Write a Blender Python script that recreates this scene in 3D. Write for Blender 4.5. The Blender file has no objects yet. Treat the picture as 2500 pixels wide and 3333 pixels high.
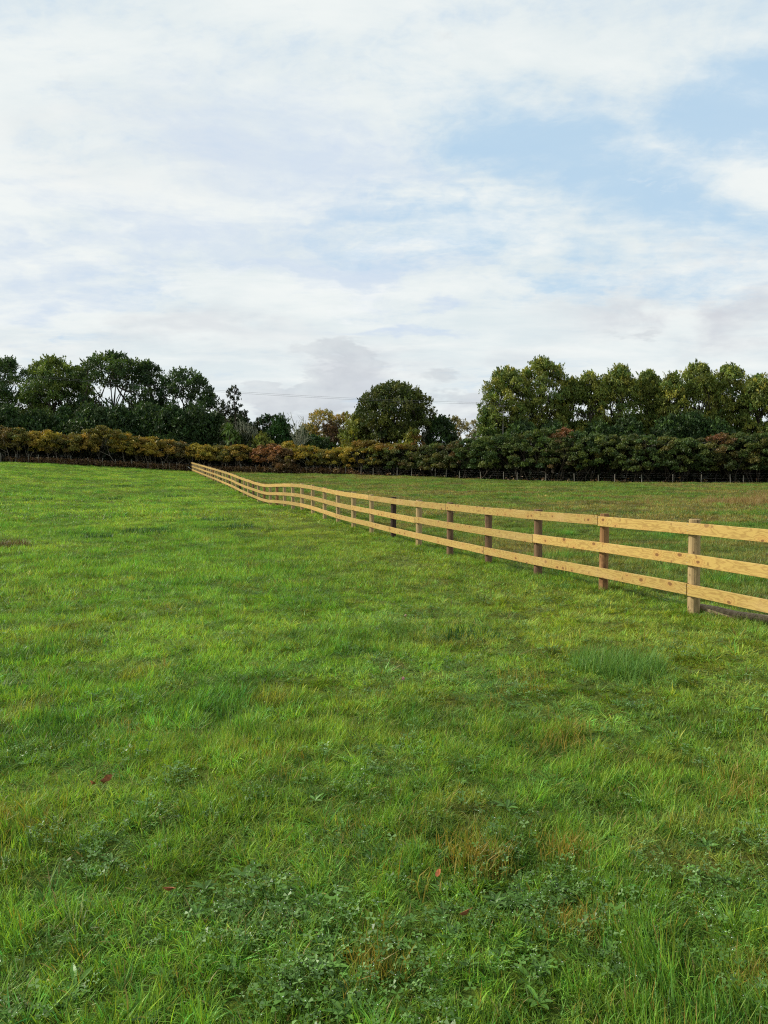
import bpy, math, random
import numpy as np
from mathutils import Vector, Matrix

R = math.radians
S = bpy.context.scene
COL = S.collection
rng = np.random.default_rng(7)

# ------------------------------------------------------------------ camera, world, sun, exposure
EYE = 1.72
F = 2600.0                      # focal length in pixels of the 2500 x 3333 photograph
PITCH = math.atan((1666.5 - 1560.0) / F)
cam_d = bpy.data.cameras.new('camera')
cam_d.sensor_fit = 'VERTICAL'; cam_d.sensor_height = 36.0; cam_d.sensor_width = 27.0
cam_d.lens = F / 3333.0 * 36.0
cam_d.clip_start = 0.05; cam_d.clip_end = 6000
cam = bpy.data.objects.new('camera', cam_d); COL.objects.link(cam)
cam.location = (0, 0, EYE); cam.rotation_euler = (math.pi / 2 - PITCH, 0, 0)
S.camera = cam

SUN_AZ = R(-84)                # compass angle from +Y towards +X
SUN_EL = R(34)
sun_dir = Vector((math.sin(SUN_AZ) * math.cos(SUN_EL), math.cos(SUN_AZ) * math.cos(SUN_EL), math.sin(SUN_EL)))
sun_d = bpy.data.lights.new('sun', 'SUN'); sun_d.energy = 4.6; sun_d.angle = R(1.5); sun_d.color = (1.0, 0.93, 0.80)
sun = bpy.data.objects.new('sun', sun_d); COL.objects.link(sun)
sun.rotation_euler = sun_dir.to_track_quat('Z', 'Y').to_euler()
S.view_settings.view_transform = 'Standard'; S.view_settings.look = 'None'
S.view_settings.exposure = 0.0; S.view_settings.gamma = 1.0
try: S.view_settings.use_curve_mapping = False
except Exception: pass
S.cycles.filter_width = 1.15; S.cycles.use_denoising = False; S.cycles.max_bounces = 6; S.cycles.diffuse_bounces = 3; S.cycles.glossy_bounces = 2
S.cycles.transmission_bounces = 4; S.cycles.transparent_max_bounces = 6

def direction(px, py):
    v = Vector(((px - 1250) / F, 1.0, 0)) + Vector((0, 0, (1666.5 - py) / F))
    c, s = math.cos(PITCH), math.sin(PITCH)
    return Vector((v.x, c * v.y + s * v.z, -s * v.y + c * v.z))
def at(px, py, Z):
    d = direction(px, py)
    return Vector((0, 0, EYE)) + d * (Z / d.y)

class NT:
    """small helper around a node tree"""
    def __init__(s, nt): s.nt = nt; nt.nodes.clear()
    def n(s, t, **kw):
        nd = s.nt.nodes.new(t)
        for k, v in kw.items(): setattr(nd, k, v)
        return nd
    def l(s, a, b): s.nt.links.new(a, b)
    def put(s, v, sock):
        if isinstance(v, bpy.types.NodeSocket): s.l(v, sock)
        elif v is not None: sock.default_value = v
    def math(s, op, a, b=None, c=None, clamp=False):
        m = s.n('ShaderNodeMath', operation=op, use_clamp=clamp)
        s.put(a, m.inputs[0])
        if b is not None: s.put(b, m.inputs[1])
        if c is not None: s.put(c, m.inputs[2])
        return m.outputs[0]
    def vmath(s, op, a, b=None):
        m = s.n('ShaderNodeVectorMath', operation=op)
        s.put(a, m.inputs[0])
        if b is not None:
            s.put(b, m.inputs['Scale'] if op == 'SCALE' else m.inputs[1])
        return m.outputs[1] if op in ('LENGTH', 'DOT_PRODUCT', 'DISTANCE') else m.outputs[0]
    def noise(s, vec, scale, detail=4, rough=.5, dist=0.0, col=False):
        m = s.n('ShaderNodeTexNoise'); s.put(vec, m.inputs['Vector'])
        m.inputs['Scale'].default_value = scale; m.inputs['Detail'].default_value = detail
        m.inputs['Roughness'].default_value = rough; m.inputs['Distortion'].default_value = dist
        return m.outputs['Color' if col else 'Fac']
    def rng(s, v, a, b, c=0.0, d=1.0, smooth=True):
        m = s.n('ShaderNodeMapRange'); m.interpolation_type = 'SMOOTHSTEP' if smooth else 'LINEAR'
        s.put(v, m.inputs[0])
        for i, x in enumerate((a, b, c, d)): s.put(x, m.inputs[1 + i])
        return m.outputs[0]
    def mix(s, f, a, b, mode='MIX'):
        m = s.n('ShaderNodeMix', data_type='RGBA', blend_type=mode)
        s.put(f, m.inputs[0])
        def c(x): return x if isinstance(x, bpy.types.NodeSocket) else tuple(x)[:3] + (1,)
        s.put(c(a), m.inputs[6]); s.put(c(b), m.inputs[7])
        return m.outputs[2]

W = bpy.data.worlds.new('World'); S.world = W; W.use_nodes = True
t = NT(W.node_tree)
sky = t.n('ShaderNodeTexSky', sky_type='NISHITA'); sky.sun_disc = False
sky.sun_elevation = SUN_EL; sky.sun_rotation = SUN_AZ
sky.air_density = 1.0; sky.dust_density = 1.6; sky.ozone_density = 1.5
STR = 0.10
tc = t.n('ShaderNodeTexCoord'); D = tc.outputs['Generated']
sep = t.n('ShaderNodeSeparateXYZ'); t.l(D, sep.inputs[0])
dx, dy, dz = sep.outputs
zz = t.math('ADD', t.math('MAXIMUM', dz, 0.0), 0.14)
comb = t.n('ShaderNodeCombineXYZ'); t.l(t.math('DIVIDE', dx, zz), comb.inputs[0]); t.l(t.math('DIVIDE', dy, zz), comb.inputs[1])
P = comb.outputs[0]                                    # position on the cloud layer
mp = t.n('ShaderNodeMapping'); mp.inputs['Rotation'].default_value = (0, 0, R(-52)); mp.inputs['Scale'].default_value = (0.6, 1.15, 1)
t.l(P, mp.inputs[0]); PS = mp.outputs[0]               # wind-drawn
wob = t.vmath('SCALE', t.vmath('SUBTRACT', t.noise(P, 1.6, 5, .6, 0, True), (0.5, 0.5, 0.5)), 0.22)
DW = t.vmath('ADD', D, wob)
def blob(px, py, rx, ry, rot=0.0, soft=1.0, inner=0.0):
    """soft patch of the sky around the direction of a point, rx and ry in photograph pixels"""
    c = direction(px, py).normalized()
    v = t.vmath('SUBTRACT', DW, tuple(c))
    r = t.n('ShaderNodeVectorRotate', rotation_type='Y_AXIS'); t.l(v, r.inputs['Vector']); r.inputs['Angle'].default_value = R(rot)
    v = t.vmath('MULTIPLY', r.outputs[0], (F / rx, 1.2, F / ry))
    return t.rng(t.vmath('LENGTH', v), 1.0, inner, 0.0, soft)
def add(*a):
    o = a[0]
    for b in a[1:]: o = t.math('ADD', o, b)
    return o
fine = t.noise(PS, 3.2, 9, .62, .35)
mid = t.noise(PS, 1.1, 7, .58, .3)
big = t.noise(P, .45, 4, .5)
blue = t.math('MAXIMUM', t.math('MAXIMUM', blob(2430, 400, 520, 260, 0, .95, .1), blob(1950, 600, 980, 250, -24, .95, .12)),
       t.math('MAXIMUM', blob(1450, 750, 720, 190, -8, .8, .1), t.math('MAXIMUM', blob(2350, 480, 420, 170, -10, .9), blob(1850, 850, 430, 150, 0, .72))))
lav = t.math('MAXIMUM', t.math('MAXIMUM', blob(1000, 560, 800, 340, -15, .85), blob(500, 740, 800, 170, 0, .8)),
      t.math('MAXIMUM', blob(1100, 870, 700, 130, 0, .85), t.math('MAXIMUM', blob(1300, 1070, 430, 60, 3, .8), blob(150, 900, 420, 120, 0, .65))))
back = t.rng(dy, 0.2, 0.75)                            # outside the view the same broken veil goes on
elsew = t.math('MULTIPLY', t.rng(big, .50, .64, 0, .75), t.math('SUBTRACT', 1.0, back))
blue = t.math('MAXIMUM', blue, elsew)
dap = t.noise(t.vmath('MULTIPLY', DW, (1, 1, 1.7)), 26, 6, .6, .2)
tex = add(t.math('MULTIPLY', t.math('SUBTRACT', dap, .5), .8), t.math('MULTIPLY', t.math('SUBTRACT', mid, .5), 1.35), t.math('MULTIPLY', t.math('SUBTRACT', fine, .5), 1.6))
veil = t.math('SUBTRACT', 1.0, t.rng(t.math('SUBTRACT', blue, tex), 0.08, 1.1, 0, .80))
lavm = t.math('MULTIPLY', t.rng(t.math('SUBTRACT', lav, tex), 0.05, 1.0), 0.9)
# cloud colours (radiance after strength)
white = t.mix(t.rng(t.math('ADD', t.math('MULTIPLY', t.noise(P, 1.3, 5, .55), .5), t.math('MULTIPLY', fine, .5)), .38, .62), (.745, .825, .850), (.885, .925, .915))
cl = t.mix(t.math('MULTIPLY', lavm, .95), white, (.64, .74, .87))
# warm pinkish veil upper left, grey masses low down
cl = t.mix(t.math('MULTIPLY', blob(150, 250, 700, 420, 0, .45), t.rng(mid, .4, .6)), cl, (.87, .84, .83))
greyn = t.noise(t.vmath('MULTIPLY', D, (1, 1, 2.3)), 7.5, 7, .58, .25)
gzone = t.math('MAXIMUM', t.math('MAXIMUM', blob(2300, 1000, 620, 190, 0, .85), blob(1120, 1300, 620, 240, 0, .8)),
        t.math('MAXIMUM', blob(500, 1080, 900, 110, 0, .42), t.math('MAXIMUM', blob(1550, 1330, 420, 240, 0, .8), blob(870, 1300, 190, 170, 0, .9))))
gzone = t.math('MAXIMUM', gzone, t.math('MULTIPLY', t.math('MULTIPLY', t.rng(dz, .30, .05), .7), t.math('SUBTRACT', 1.0, back)))
grey = t.math('MULTIPLY', gzone, t.rng(greyn, .38, .62, .05, 1.0))
cl = t.mix(t.math('MULTIPLY', grey, .85), cl, (.56, .58, .65))
# a bank of small grey heaps low over the middle trees
cn = t.noise(t.vmath('MULTIPLY', D, (1, 1, 1.5)), 22, 7, .55, .1)
cz = t.math('MAXIMUM', t.math('MAXIMUM', blob(868, 1268, 105, 85, 0, 1.0), blob(1090, 1190, 200, 120, -25, 1.0)), t.math('MAXIMUM', blob(1000, 1310, 420, 110, 0, .9), t.math('MAXIMUM', blob(1480, 1250, 200, 130, 0, .75), blob(2020, 1110, 170, 50, 0, .6))))
heap = t.rng(t.math('ADD', cz, t.math('MULTIPLY', t.math('SUBTRACT', cn, .5), 1.6)), .26, .62)
cl = t.mix(t.math('MULTIPLY', heap, .55), cl, t.mix(t.rng(cn, .35, .7), (.53, .57, .62), (.68, .72, .75)))
# bright puffs
puff = t.noise(t.vmath('MULTIPLY', DW, (1, 1, 3.6)), 17, 8, .62, .3)
pz = t.math('MAXIMUM', t.math('MAXIMUM', blob(1350, 800, 290, 42, 0, 1.0, .4), blob(700, 895, 620, 110, 5, .75)),
     t.math('MAXIMUM', blob(2150, 630, 320, 90, 4, .9), t.math('MAXIMUM', blob(1150, 960, 560, 90, -8, .85), blob(300, 800, 420, 60, 0, .3))))
pm = t.rng(t.math('ADD', puff, t.math('MULTIPLY', pz, .40)), .60, 1.08)
pm = t.math('MULTIPLY', t.math('MULTIPLY', pm, .6), t.rng(pz, 0.0, .6))
veil = t.math('MAXIMUM', veil, pm)
cl = t.mix(t.math('MULTIPLY', pm, .9), cl, (.95, .97, .97))
low = t.rng(dz, .22, .02)
veil = t.math('MAXIMUM', veil, t.math('MULTIPLY', low, .95))
skyb = t.mix(1.0, sky.outputs[0], (1.30, 1.35, 1.42), 'MULTIPLY')
skyb = t.mix(.85, skyb, (4.7, 6.9, 8.9))
clS = t.vmath('SCALE', cl, 1.0 / STR)
final = t.mix(veil, skyb, clS)
bg = t.n('ShaderNodeBackground'); t.l(final, bg.inputs[0]); bg.inputs[1].default_value = STR
wo = t.n('ShaderNodeOutputWorld'); t.l(bg.outputs[0], wo.inputs[0])

# ------------------------------------------------------------------ noise and terrain
_tab = np.random.default_rng(3).random((256, 256))
def vnoise(x, y):
    xi = np.floor(x).astype(int); yi = np.floor(y).astype(int)
    fx = x - xi; fy = y - yi; fx = fx * fx * (3 - 2 * fx); fy = fy * fy * (3 - 2 * fy)
    g = lambda a, b: _tab[a & 255, b & 255]
    return (g(xi, yi) * (1 - fx) + g(xi + 1, yi) * fx) * (1 - fy) + (g(xi, yi + 1) * (1 - fx) + g(xi + 1, yi + 1) * fx) * fy
def fbm(x, y, o=4):
    s = 0; a = .5; n = 0
    for k in range(o):
        s = s + a * vnoise(x * 2 ** k + 17.3 * k, y * 2 ** k - 9.1 * k); n += a; a *= .5
    return s / n

VX = 432.0; C0 = 5.17; STEP = 1.965
def fx_px(i): return VX + (2265 - VX) * C0 / (C0 + i)
def fz(i): return STEP * (C0 + i)
top_tab = [(2265,1692),(1967,1672.5),(1753,1660),(1592,1648),(1465,1637),(1363,1627),(1280,1618),(1212,1609),(1152,1602),(1103,1595),(1059,1586),(1020,1578.5),(985,1574),(954,1572.5),(928,1572.5),(903,1573.5),(880,1575),(861,1573.5),(843,1569),(825,1564),(809,1559.5),(796,1555),(782,1550),(748,1537.5),(702,1524),(677,1517.5),(651,1510.5),(623,1503)]
tx = np.array([a for a, b in top_tab][::-1], float); ty = np.array([b for a, b in top_tab][::-1], float)
PH = 1.19
def fence_h(i):
    if i < 0: return 0.0
    x = fx_px(i); return at(x, float(np.interp(x, tx, ty)), fz(i)).z - PH
def fence_xy(i):
    Z = fz(i); p = at(fx_px(i), 1560, Z); return p.x, p.y
NPOST = 45
hedge_px = [(-420,1500,84),(0,1505,88),(205,1512,90),(435,1524,94),(615,1532,97),(779,1538,97),(1112,1544.5,95),(1450,1556,88),(1766,1568,80),(2083,1573,75),(2500,1575,72),(2950,1578,70)]
hpts = [at(*p) for p in hedge_px]
ctrl = [(fence_xy(i)[0], fence_xy(i)[1], fence_h(i)) for i in range(-3, 45, 1)]
ctrl += [(p.x, p.y, p.z) for p in hpts]
ctrl += [(p.x * 1.25, p.y * 1.25, p.z + .15) for p in hpts] + [(p.x * 1.8, p.y * 1.8, p.z + .2) for p in hpts]
ctrl += [(x, y, 0) for x in (-12, -5, 0, 5, 12) for y in (-20, -8, 0, 4, 8)]
ctrl += [(-7, 14, .02), (-16, 22, .25), (-10, 22, .1), (14, 18, .08), (22, 30, .25), (18, 45, .5), (8, 45, .45)]
ctrl = np.array(ctrl)
def _k(r2): return .5 * r2 * np.log(r2 + 1e-9)
NC = n = len(ctrl); cx, cy = ctrl[:, 0] / 50, ctrl[:, 1] / 50
A = np.zeros((n + 3, n + 3)); A[:n, :n] = _k((cx[:, None] - cx) ** 2 + (cy[:, None] - cy) ** 2) + np.eye(n) * 2e-5
A[:n, n] = 1; A[:n, n + 1] = cx; A[:n, n + 2] = cy; A[n:, :n] = A[:n, n:].T
wts = np.linalg.solve(A, np.r_[ctrl[:, 2], 0, 0, 0])
def height(x, y):
    x = np.atleast_1d(np.asarray(x, float)); y = np.atleast_1d(np.asarray(y, float))
    out = np.empty(len(x))
    for s in range(0, len(x), 20000):
        X = x[s:s + 20000] / 50; Y = y[s:s + 20000] / 50
        lim = np.maximum(np.hypot(X, Y) / 3.6, 1); X = X / lim; Y = Y / lim
        out[s:s + 20000] = _k((X[:, None] - cx) ** 2 + (Y[:, None] - cy) ** 2) @ wts[:NC] + wts[NC] + wts[NC + 1] * X + wts[NC + 2] * Y
    r = np.hypot(x, y)
    out = np.clip(out, -1.5, 6)
    amp = np.clip(r / 30, .25, 1.0)
    out += (fbm(x * .45 + 40, y * .45, 3) - .5) * .16 * amp + (fbm(x * 1.7, y * 1.7 + 11, 3) - .5) * .06
    return out
def hz(x, y): return float(height(x, y)[0])

# fence line: which side of the fence (positive = right-hand paddock)
fa = np.array(fence_xy(-2)); fb = np.array(fence_xy(44)); fn = np.array([fb[1] - fa[1], -(fb[0] - fa[0])]); fn /= np.hypot(*fn)
def side(x, y): return (x - fa[0]) * fn[0] + (y - fa[1]) * fn[1]

GREEN = np.array([.160, .300, .038]); LIME = np.array([.248, .370, .052]); DEEP = np.array([.100, .235, .036])
OLIVE = np.array([.225, .270, .050]); STRAW = np.array([.30, .235, .085]); RUST = np.array([.22, .13, .06])
def mix(a, b, f): f = np.clip(f, 0, 1)[..., None]; return a * (1 - f) + b * f
def tone(x, y):
    """colour of the sward at a place (its own colour, patchy)"""
    r = np.hypot(x, y)
    a = fbm(x * .35, y * .35, 4); b = fbm(x * .9 + 31, y * .9 + 7, 4); c = fbm(x * 2.3 + 3, y * 2.3 + 90, 3)
    col = mix(GREEN, LIME, (a - .42) * 4.0)
    col = mix(col, DEEP, (b - .56) * 4.0)
    col = mix(col, OLIVE, (c - .60) * 4.0 * (r < 400))
    sd = side(x, y)
    dry = np.clip(sd / 1.5, 0, 1)
    k = fbm(x * .16 + 5, y * .3 + 2, 4)
    colr = mix(mix(np.array([.150, .215, .040]), np.array([.220, .205, .064]), (k - .40) * 4.5), DEEP * 1.1, (b - .60) * 4)
    col = mix(col, colr, dry)
    # worn, yellower strip by the fence on the camera side
    strip = np.exp(-((sd + 1.6) / 2.2) ** 2) * (r < 35)
    col = mix(col, np.array([.225, .275, .044]), strip * .55)
    return col

# ------------------------------------------------------------------ mesh helpers
class MB:
    def __init__(s): s.v = []; s.f = []; s.c = []; s.n = 0; s.m = []
    def add(s, v, f, col=None, mi=0):
        v = np.asarray(v, float).reshape(-1, 3); f = np.asarray(f, int)
        s.v.append(v); s.f.append(f + s.n); s.n += len(v)
        if col is None: col = (1, 1, 1)
        c = np.broadcast_to(np.asarray(col, float), (len(f), 3)); s.c.append(c); s.m.append(np.full(len(f), mi))
    def mesh(s, name, mats, smooth=False):
        me = bpy.data.meshes.new(name)
        V = np.concatenate(s.v) if s.v else np.zeros((0, 3))
        lens = np.concatenate([np.full(len(f), f.shape[1]) for f in s.f]); loops = np.concatenate([f.ravel() for f in s.f])
        me.vertices.add(len(V)); me.vertices.foreach_set('co', V.astype(np.float32).ravel())
        me.loops.add(len(loops)); me.loops.foreach_set('vertex_index', loops.astype(np.int32))
        me.polygons.add(len(lens)); me.polygons.foreach_set('loop_start', np.r_[0, np.cumsum(lens)[:-1]].astype(np.int32))
        me.polygons.foreach_set('material_index', np.concatenate(s.m).astype(np.int32))
        a = me.attributes.new('leafcol', 'FLOAT_COLOR', 'CORNER')
        cc = np.repeat(np.concatenate(s.c), lens, axis=0); a.data.foreach_set('color', np.c_[cc, np.ones(len(cc))].astype(np.float32).ravel())
        me.update(calc_edges=True); me.validate()
        me.polygons.foreach_set('use_smooth', np.full(len(lens), bool(smooth)))
        for m in (mats if isinstance(mats, (list, tuple)) else [mats]): me.materials.append(m)
        return me
    def build(s, name, mats, parent=None, loc=None, smooth=False):
        return link(name, s.mesh(name, mats, smooth), parent, loc)
def link(name, data, parent=None, loc=None):
    o = bpy.data.objects.new(name, data); COL.objects.link(o)
    if parent is not None: o.parent = parent
    if loc is not None: o.location = loc
    return o
def tag(o, label=None, cat=None, group=None, kind=None):
    if label: o['label'] = label
    if cat: o['category'] = cat
    if group: o['group'] = group
    if kind: o['kind'] = kind
    return o
def thing(name, label, cat, loc, group=None):
    o = bpy.data.objects.new(name, None); COL.objects.link(o); o.location = loc; o.empty_display_size = .3
    return tag(o, label, cat, group)

def tube(mb, pts, rad, k=6, col=(1, 1, 1), cap=True):
    pts = [Vector(p) for p in pts]; n = len(pts)
    rad = rad if hasattr(rad, '__len__') else [rad] * n
    V = []; up = Vector((0.13, 0.21, 1)).normalized()
    for i, p in enumerate(pts):
        d = (pts[min(i + 1, n - 1)] - pts[max(i - 1, 0)])
        if d.length < 1e-9: d = Vector((0, 0, 1))
        d.normalize()
        a = d.cross(up)
        if a.length < .05: a = d.cross(Vector((1, 0, 0)))
        a.normalize(); b = d.cross(a)
        for j in range(k):
            th = 2 * math.pi * j / k
            V.append(p + (a * math.cos(th) + b * math.sin(th)) * rad[i])
    Fc = [(i * k + j, i * k + (j + 1) % k, (i + 1) * k + (j + 1) % k, (i + 1) * k + j) for i in range(n - 1) for j in range(k)]
    mb.add([tuple(v) for v in V], Fc, col)
    if cap:
        mb.add([tuple(v) for v in V[-k:]] + [tuple(pts[-1])], [(j, (j + 1) % k, k) for j in range(k)], col)

def quads(mb, cen, size, rg, cols, up_bias=.0, asp=1.5, tri=False):
    """leaf sprays: small rhombic faces with random tilt"""
    n = len(cen)
    a = rg.normal(size=(n, 3)); a[:, 2] += up_bias; a /= np.linalg.norm(a, axis=1)[:, None]
    b = rg.normal(size=(n, 3)); b -= (b * a).sum(1)[:, None] * a; b /= np.linalg.norm(b, axis=1)[:, None]
    s = (size * rg.uniform(.6, 1.35, n))[:, None]
    v = np.stack([cen - a * s * asp * .5, cen + b * s * .42, cen + a * s * asp * .5, cen - b * s * .42], 1)
    idx = np.arange(n)[:, None] * 4
    mb.add(v.reshape(-1, 3), idx + np.array([0, 1, 2, 3]), cols)

# ------------------------------------------------------------------ materials
def principled(t, base, rough=.6, spec=.3, normal=None):
    p = t.n('ShaderNodeBsdfPrincipled'); t.put(base if isinstance(base, bpy.types.NodeSocket) else tuple(base)[:3] + (1,), p.inputs['Base Color'])
    t.put(rough, p.inputs['Roughness']); p.inputs['Specular IOR Level'].default_value = spec
    if normal is not None: t.l(normal, p.inputs['Normal'])
    return p
def out(t, sh):
    o = t.n('ShaderNodeOutputMaterial'); t.l(sh, o.inputs['Surface'])
def mat(name):
    m = bpy.data.materials.new(name); m.use_nodes = True
    return m, NT(m.node_tree)
def bump(t, h, strength=.3, dist=.02):
    b = t.n('ShaderNodeBump'); b.inputs['Strength'].default_value = strength; b.inputs['Distance'].default_value = dist
    t.l(h, b.inputs['Height']); return b.outputs[0]

def foliage_mat(name, rough=.55, transl=.28, spec=.25, inst=False, tmul=(1.3, 1.25, .5)):
    m, t = mat(name)
    a = t.n('ShaderNodeAttribute', attribute_name='leafcol'); c = a.outputs['Color']
    if inst:
        b = t.n('ShaderNodeAttribute', attribute_name='tone', attribute_type='INSTANCER')
        c = t.mix(1.0, c, b.outputs['Color'], 'MULTIPLY')
        # straw, orange and brown blades keep their own colour: alpha of the blade colour is not used, red channel > 2 marks them
        sp = t.n('ShaderNodeSeparateColor'); t.l(a.outputs['Color'], sp.inputs[0])
        own = t.math('GREATER_THAN', sp.outputs[0], 3.0)
        c = t.mix(own, c, t.vmath('SUBTRACT', a.outputs['Color'], (4.0, 4.0, 4.0)))
    oi = t.n('ShaderNodeNewGeometry')
    p = principled(t, c, rough, spec)
    tr = t.n('ShaderNodeBsdfTranslucent'); t.l(t.mix(1.0, c, tmul, 'MULTIPLY'), tr.inputs[0])
    mx = t.n('ShaderNodeMixShader'); mx.inputs[0].default_value = transl
    t.l(p.outputs[0], mx.inputs[1]); t.l(tr.outputs[0], mx.inputs[2]); out(t, mx.outputs[0])
    return m
M_leaf = foliage_mat('leaves', .5, .25)
M_grass = foliage_mat('grass_blades', .45, .36, .25, inst=True, tmul=(1.25, 1.25, .45))
M_clover = foliage_mat('clover_leaves', .42, .22, .35, inst=True)

def bark_mat(name, c1, c2, scale=3):
    m, t = mat(name); g = t.n('ShaderNodeTexCoord')
    v = t.vmath('MULTIPLY', g.outputs['Object'], (scale * 3, scale * 3, scale))
    f = t.noise(v, 1.5, 6, .65)
    p = principled(t, t.mix(t.rng(f, .35, .68), c1, c2), .9, .15, bump(t, f, .5, .05)); out(t, p.outputs[0]); return m
M_bark = bark_mat('dark_bark', (.030, .024, .018), (.085, .070, .052))
M_twig = bark_mat('hedge_stems', (.075, .062, .045), (.22, .19, .15))
M_pale = bark_mat('lichen_bark', (.16, .17, .11), (.34, .35, .25))

m_ground, t = mat('pasture_soil')
a = t.n('ShaderNodeAttribute', attribute_name='tone'); g = t.n('ShaderNodeNewGeometry')
f1 = t.noise(g.outputs['Position'], 9, 8, .7); f2 = t.noise(g.outputs['Position'], 45, 4, .7)
c = t.mix(t.rng(f1, .35, .65), t.mix(1, a.outputs['Color'], (.30, .26, .26), 'MULTIPLY'), t.mix(1, a.outputs['Color'], (.62, .50, .50), 'MULTIPLY'))
c = t.mix(t.math('MULTIPLY', t.rng(f2, .55, .75), .5), c, (.05, .042, .022))
p = principled(t, c, .95, .1, bump(t, t.math('ADD', f1, t.math('MULTIPLY', f2, .4)), .8, .05)); out(t, p.outputs[0])

def rail_material():
    m, t = mat('new_pine_rail')
    uv = t.n('ShaderNodeUVMap', uv_map='UVMap').outputs[0]
    info = t.n('ShaderNodeObjectInfo')
    off = t.n('ShaderNodeCombineXYZ'); t.l(t.math('MULTIPLY', info.outputs['Random'], 61.0), off.inputs[0]); t.l(t.math('MULTIPLY', info.outputs['Random'], 23.0), off.inputs[1])
    P = t.vmath('ADD', uv, off.outputs[0])
    P = t.vmath('ADD', P, t.vmath('SCALE', t.vmath('SUBTRACT', t.noise(P, 9.0, 3, .6, 0, True), (.5, .5, .5)), .045))
    # knots
    vo = t.n('ShaderNodeTexVoronoi', feature='F1', voronoi_dimensions='2D'); vo.inputs['Scale'].default_value = 1.0; t.l(t.vmath('MULTIPLY', P, (3.3, 5.5, 1)), vo.inputs['Vector']); vo.inputs['Randomness'].default_value = 1.0
    kd = vo.outputs['Distance']; kr = t.n('ShaderNodeSeparateColor'); t.l(vo.outputs['Color'], kr.inputs[0])
    has = t.math('GREATER_THAN', kr.outputs[0], .35)
    ksz = t.rng(kr.outputs[1], 0, 1, .05, .16, False)
    kn = t.math('MULTIPLY', t.rng(t.math('DIVIDE', kd, ksz), 1.15, .65), has)
    halo = t.math('MULTIPLY', t.rng(kd, .60, .0), has)
    v2 = t.n('ShaderNodeTexVoronoi', feature='F1', voronoi_dimensions='2D'); v2.inputs['Scale'].default_value = 1.0; t.l(t.vmath('MULTIPLY', P, (4.2, 3.4, 1)), v2.inputs['Vector'])
    k2 = t.n('ShaderNodeSeparateColor'); t.l(v2.outputs['Color'], k2.inputs[0])
    spike = t.math('MULTIPLY', t.rng(v2.outputs['Distance'], .11, .03), t.math('GREATER_THAN', k2.outputs[0], .60))
    kn = t.math('MAXIMUM', kn, t.math('MULTIPLY', spike, .75))
    # grain: long rings bent around the knots
    w1 = t.noise(t.vmath('MULTIPLY', P, (1.1, 5.5, 1)), 1.0, 3, .5)
    ring = t.math('ADD', t.math('MULTIPLY', w1, 26.0), t.math('MULTIPLY', halo, 5.5))
    gr = t.math('ADD', t.math('MULTIPLY', t.math('SINE', t.math('MULTIPLY', ring, 3.0)), .5), .5)
    gr = t.math('POWER', gr, 2.2)
    fib = t.noise(t.vmath('MULTIPLY', P, (6, 190, 1)), 1.0, 3, .6)
    c = t.mix(t.math('MULTIPLY', gr, .6), (.435, .305, .090), (.235, .130, .034))
    c = t.mix(t.math('MULTIPLY', t.rng(fib, .4, .75), .25), c, (.42, .26, .10))
    c = t.mix(t.math('MULTIPLY', halo, .35), c, (.42, .20, .06))
    c = t.mix(t.math('MULTIPLY', kn, .85), c, (.14, .062, .022))
    bl = t.noise(t.vmath('MULTIPLY', P, (.8, 2.5, 1)), 1.3, 4, .6)
    c = t.mix(t.rng(bl, .5, .75, 0, .5), c, (.52, .36, .15))
    c = t.mix(t.rng(t.noise(t.vmath('MULTIPLY', P, (2.2, 9, 1)), 1.6, 4, .7), .60, .78, 0, .45), c, (.27, .16, .065))
    c = t.mix(1.0, c, t.mix(info.outputs['Random'], (.84, .86, .86), (1.12, 1.10, 1.06)), 'MULTIPLY')
    p = principled(t, c, .72, .25, bump(t, t.math('ADD', fib, t.math('MULTIPLY', gr, .3)), .25, .004)); out(t, p.outputs[0]); return m
M_rail = rail_material()

def post_material(name, c1, c2, c3, stain=.5):
    m, t = mat(name); tc = t.n('ShaderNodeTexCoord'); info = t.n('ShaderNodeObjectInfo')
    off = t.n('ShaderNodeCombineXYZ'); t.l(t.math('MULTIPLY', info.outputs['Random'], 37.0), off.inputs[2])
    P = t.vmath('ADD', tc.outputs['Object'], off.outputs[0])
    st = t.noise(t.vmath('MULTIPLY', P, (38, 38, 1.6)), 1, 4, .65); bl = t.noise(t.vmath('MULTIPLY', P, (6, 6, 3)), 1, 5, .65)
    vo = t.n('ShaderNodeTexVoronoi'); vo.inputs['Scale'].default_value = 1.0; t.l(t.vmath('MULTIPLY', P, (14, 14, 7)), vo.inputs['Vector'])
    c = t.mix(t.rng(st, .35, .65), c1, c2)
    c = t.mix(t.rng(bl, .50, .66, 0, stain), c, c3)
    c = t.mix(t.rng(vo.outputs['Distance'], .17, .08, 0, .85), c, (.045, .018, .012))
    c = t.mix(t.math('MULTIPLY', t.rng(st, .62, .72), .7), c, (.03, .018, .012))
    p = principled(t, c, .85, .15, bump(t, t.math('ADD', st, bl), .5, .01)); out(t, p.outputs[0]); return m
P_tan = post_material('pale_post', (.43, .315, .155), (.33, .235, .115), (.24, .17, .085), .7)
P_orange = post_material('orange_brown_post', (.34, .19, .08), (.22, .115, .05), (.12, .055, .03), .8)
P_brown = post_material('brown_post', (.20, .125, .07), (.13, .078, .045), (.085, .05, .035), .8)
P_dark = post_material('dark_old_post', (.055, .036, .026), (.030, .020, .016), (.085, .06, .045), .5)
P_fencing = post_material('grey_post', (.20, .185, .15), (.13, .12, .095), (.30, .28, .22), .5)
M_log = post_material('weathered_log', (.30, .235, .155), (.17, .125, .08), (.40, .30, .18), .8)
m_wire, t = mat('galvanised_wire'); out(t, principled(t, (.30, .30, .30), .5, .5).outputs[0])
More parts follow.
